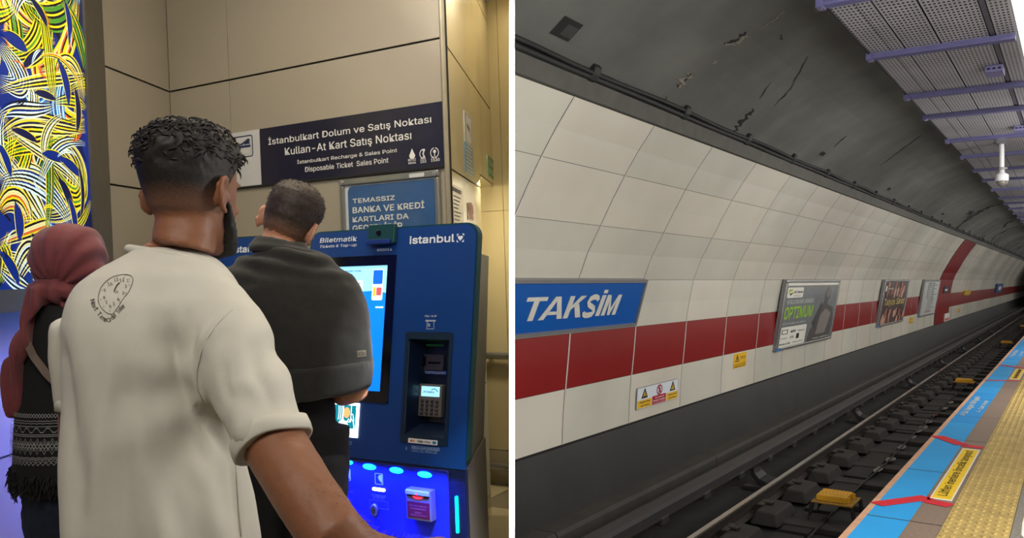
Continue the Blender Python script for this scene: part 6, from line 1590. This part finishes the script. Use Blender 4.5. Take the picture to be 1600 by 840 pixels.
def offs2(z, s): return -.005 + .007*max(0, min(1, (z-.05)/.03)) + .004*max(0, min(1, (z-.06)/.08)) + .007*max(0, min(1, (z-.16)/.05))
m = MB(); m.rings([[hd2 @ q for q in r] for r in head_rings(offs2, lambda z: .012 if z < .13 else (.03 if z < .165 else .10))[3:]])
hm = fuse(m, .0048, 2, lambda q, n: .0016*NZ(q, 120, 120, 120) + .001*NZ(q, 40, 40, 40))
rg = random.Random(19); ctr = hd2 @ V((0,-.01,.12)); inv = hd2.inverted()
for q in list(hm.v):
    lz = inv @ q
    if lz.z > .10 and rg.random() < .16:
        nrm = (q-ctr).normalized(); d_ = (nrm*1.0 + V((rg.uniform(-.5,.5), rg.uniform(-.5,.5), -.35))).normalized(); L_ = rg.uniform(.004,.008)*(1 if lz.z > .15 else .6)
        hm.tube([q - nrm*.001, q + d_*L_], [.0008,.0002], 3)
ho = hm.build('hair', hair_mat('hair_brown', (48,38,31), (158,116,92), .045, .115, hd2, .6), root, smooth=True); set_density(ho, hd2, .045, .12)
hipc = p(452, 690, D2+.02); X = V((.97,.25,0)).normalized(); fw = V((-.25,.97,0))
hips = [hipc - X*.085, hipc + X*.085]; kn = [h - UP*.42 + fw*.03 for h in hips]; an = [V((k.x, k.y, floor_z(k)+.09)) for k in kn]
trousers(None, root, hipc + UP*.17, hips, kn, an, pm('trousers_black', (14,14,16), rough=.8, var=.2, scale=50), .09, .068, .058, .132, .112)
for a in an: shoe(a, fw, root, M_shoe)

# ---------------------------------------------------------------- woman with the headscarf
D3 = 2.42
foot = wpt(125, 437, D3)
root = empty('person', V((foot.x, foot.y, floor_z(foot))), 'woman in a maroon headscarf and black patterned top beside the light box', 'person', None)
R3 = lambda v, a, c, hd=.12, dd=0., **k: ringpx(v, a, c, D3+dd, hd, **k)
M_scarf = pm('scarf_maroon', (112, 48, 52), rough=.8, var=.12, scale=10, bump=.05, bscale=200, sheen=.2)
M_topb = pm('top_black', (13, 13, 15), rough=.9, var=.2, scale=80)
M_knit = pm('knit_white', (150, 150, 150), rough=.9, var=.15, scale=80)
hd3 = headM(p(110, 476, D3+.02), -.25, .05, 0, .93)
# scarf over the head
m = MB()
m.rings([R3(350.5,92,124,.03), R3(354,76,140,.07), R3(362,63,153,.095), R3(375,52,163,.112), R3(392,46,168,.122), R3(408,45,169,.124), R3(424,49,167,.118), R3(438,57,160,.105), R3(450,66,152,.09), R3(460,72,150,.085), R3(470,66,156,.095), R3(480,60,165,.105), R3(490,64,160,.08)])
def fold3(q, n):
    c = p(112, 452, D3); d = q - c; a = math.atan2(d.z, d.x); r = d.length
    return .0055*math.sin(a*17 + 3*NZ(q, 6,6,6))*max(0, min(1, (.30-r)/.2)) + .002*NZ(q, 14, 14, 14)
sc = fuse(m, .0075, 4, fold3).build('headscarf', M_scarf, root, smooth=True)
# hanging end over the left shoulder
m = MB()
tail = [(446,44,84,.045,-.10),(462,42,70,.04,-.115),(485,38,58,.035,-.125),(510,32,50,.03,-.13),(540,21,46,.028,-.13),(565,8,42,.026,-.125),(600,2,38,.024,-.12),(630,5,37,.022,-.115),(647,10,34,.018,-.11),(652,20,33,.012,-.11)]
m.rings([R3(v, a, c, hd, dd, n=28, tilt=-.004) for v, a, c, hd, dd in tail])
m.rings([R3(v, a, c, hd, dd, n=28) for v, a, c, hd, dd in ((436,54,110,.05,-.07),(452,50,122,.06,-.075),(466,52,118,.05,-.08),(474,60,100,.03,-.08))])
def fold4(q, n):
    X_ = q.x*1.0; return .008*math.sin(X_*190 + q.z*9 + 2*NZ(q, 5,5,3))*max(0, min(1, (.02-q.z)/.12)) + .003*NZ(q, 20, 20, 10)
fuse(m, .0065, 3, fold4).build('scarf_end', M_scarf, sc, smooth=True)
# black top
tops = [(462,70,150,.07),(474,56,168,.10),(490,47,182,.118),(520,40,192,.13),(560,34,196,.138),(600,28,198,.142),(640,24,200,.145),(680,22,201,.147),(715,21,202,.148),(735,20,202,.148),(752,24,200,.145),(762,40,192,.13)]
m = MB(); m.rings([R3(v, a, c, hd, 0., n=40) for v, a, c, hd in tops])
tm3 = fuse(m, .0105, 3, lambda q, n: .004*NZ(q, 10, 10, 8)); tp = tm3.build('top', M_topb, root, smooth=True)
def topsurf(t, v, o=.006):
    for (v0, a0, c0, h0), (v1, a1, c1, h1) in zip(tops, tops[1:]):
        if v0 <= v <= v1:
            k = (v-v0)/(v1-v0); return ringpt(v, a0+(a1-a0)*k, c0+(c1-c0)*k, h0+(h1-h0)*k, t, o)
def ringpt(v, uL, uR, hd, t, o):
    uc = (uL+uR)/2; C = wpt(uc, v, D3); ray = V((C.x, C.y, 0)).normalized(); X = V((ray.y, -ray.x, 0)); w_ = (uR-uL)/2*D3/F*ray.y
    c, s = math.cos(t), math.sin(t); cx = math.copysign(abs(c)**(2/2.3), c); sy = math.copysign(abs(s)**(2/2.3), s)
    return C + X*((w_+o)*cx) + ray*((hd+o)*sy)
m = MB()
def kline(pts, wv):       # pts: (angle, v)
    n = len(pts); A_, B_ = [], []
    for t, v in pts: A_.append(topsurf(t, v-wv/2)); B_.append(topsurf(t, v+wv/2))
    m.add(A_+B_, [(i, i+1, n+i+1, n+i) for i in range(n-1)])
t0, t1 = math.pi*.93, math.pi*2.07
def zig(v, amp, per, wv, ph=0.):
    n = int((t1-t0)/per*2)+1; kline([(t0+(t1-t0)*k/n, v + (amp if (k+ph)%2 else -amp)) for k in range(n+1)], wv)
zig(636,3,.11,1.3); zig(636,3,.11,1.3,1)
for v in (643.5,647): kline([(t0+(t1-t0)*k/60, v + (.5 if k%2 else -.5)) for k in range(61)], .9)
n = 70
kline([(t0+(t1-t0)*k/n, 657 + (3 if (k//2)%2 else -3)) for k in range(n+1)], 1.2); 
for v in (651.5,663.5,666): kline([(t0+(t1-t0)*k/60, v) for k in range(61)], .9)
zig(680,7,.13,1.5); zig(680,7,.13,1.5,1); zig(680,3.5,.13,1.2,1); zig(680,3.5,.13,1.2); zig(674,5,.13,1.1); zig(687,5,.13,1.1,1)
for v in (697,699.5): kline([(t0+(t1-t0)*k/60, v + (.6 if k%2 else -.6)) for k in range(61)], 1.0)
zig(706,2.2,.09,1.2); zig(702.5,1.2,.06,.9)
m.build('knit_pattern', M_knit, tp)
m = MB(); rg = random.Random(2)
for k in range(260):
    t = rg.uniform(math.pi*.85, math.pi*2.1); b0 = topsurf(t, rg.uniform(722, 758), .0); d_ = (b0 - wpt(112, 740, D3)); d_.z = 0; d_ = d_.normalized()
    L_ = rg.uniform(.012,.028); m.tube([b0, b0 + d_*.008 - UP*L_*.4, b0 + d_*rg.uniform(.0,.016) - UP*L_], [.004,.0035,.0012], 5)
m.build('fringe', M_topb, tp)
# body, jeans, shoes
body = MB(); add_head(body, hd3); add_neck(body, hd3, p(112, 480, D3), .046, .06)
body.rings([R3(470,85,140,.05), R3(500,70,165,.085), R3(600,60,170,.09), R3(740,60,175,.10), R3(800,80,180,.09)])
for sx, u, ue, uh in ((-1,52,40,62),(1,172,190,176)):
    pts = [p(u+sx*-12,492,D3), p((u+ue)/2,560,D3+.01), p(ue+6,640,D3+.05), p(uh+6,690,D3+.17), p(uh+14,700,D3+.27)]
    body.tube(pts, [.04,.038,.034,.028,.021], 12); add_hand(body, pts[-1], V((.05*sx,1,.1)), V((0,-.1,1)), -sx, .85, .4)
bo = fuse(body, .0055, 2).build('body', M_skin2, root, smooth=True); add_eyes(hd3, bo)
m = MB()
for sx, u, ue, uh in ((-1,52,40,62),(1,172,190,176)):
    pts = [p(u+sx*-14,492,D3), p((u+ue)/2,560,D3+.01), p(ue+6,640,D3+.05), p(uh+4,684,D3+.14)]
    m.tube(pts, [.046,.046,.042,.036], 14)
fuse(m, .009, 3).build('sleeves', M_topb, root, smooth=True)
hipc = p(128, 778, D3+.01); X = V((.95,.3,0)).normalized(); fw = V((-.3,.95,0))
hips = [hipc - X*.07, hipc + X*.08]; kn = [h - UP*.37 + fw*.03 + X*.01 for h in hips]; an = [V((k.x, k.y, floor_z(k)+.08)) for k in kn]
trousers(None, root, hipc + UP*.12, hips, kn, an, pm('jeans_navy', (22,34,58), rough=.85, var=.25, scale=50), .082, .058, .045, .150, .118)
for a in an: shoe(a, fw, root, pm('shoe_black', (22,22,24), rough=.6))
# shoulder bag on a strap
sp = [(p(38,505,D3-.10)), p(39,528,D3-.135), p(52,556,D3-.155), p(72,583,D3-.165), p(95,606,D3-.168), p(130,640,D3-.172), p(165,672,D3-.182), p(190,692,D3-.20)]
r = empty('shoulder_bag', p(205, 760, D3-.215), "brown shoulder strap slung diagonally over the woman's black top", 'bag')
m = MB(); L_ = []
for i, q in enumerate(sp):
    a = (sp[min(i+1,len(sp)-1)] - sp[max(i-1,0)]).normalized(); nn = V((-q.x,-q.y,0)).normalized(); s_ = a.cross(nn).normalized()*.010; L_.append([q+s_, q-s_, q-s_+nn*.004, q+s_+nn*.004])
m.rings(L_); m.build('strap', pm('strap_brown', (84,66,54), rough=.6), r, bevel=.001)
m = MB(); c = p(205, 715, D3-.215); m.rings([[c + V((.09*math.cos(t)*q, .035*math.sin(t)*q, h)) for t in [2*math.pi*k/20 for k in range(20)]] for q, h in ((.7,-.08),(1,-.06),(1.05,.02),(.9,.07),(.6,.08))]); m.build('pouch', pm('bag_brown', (70,52,42), rough=.6), r, smooth=True)
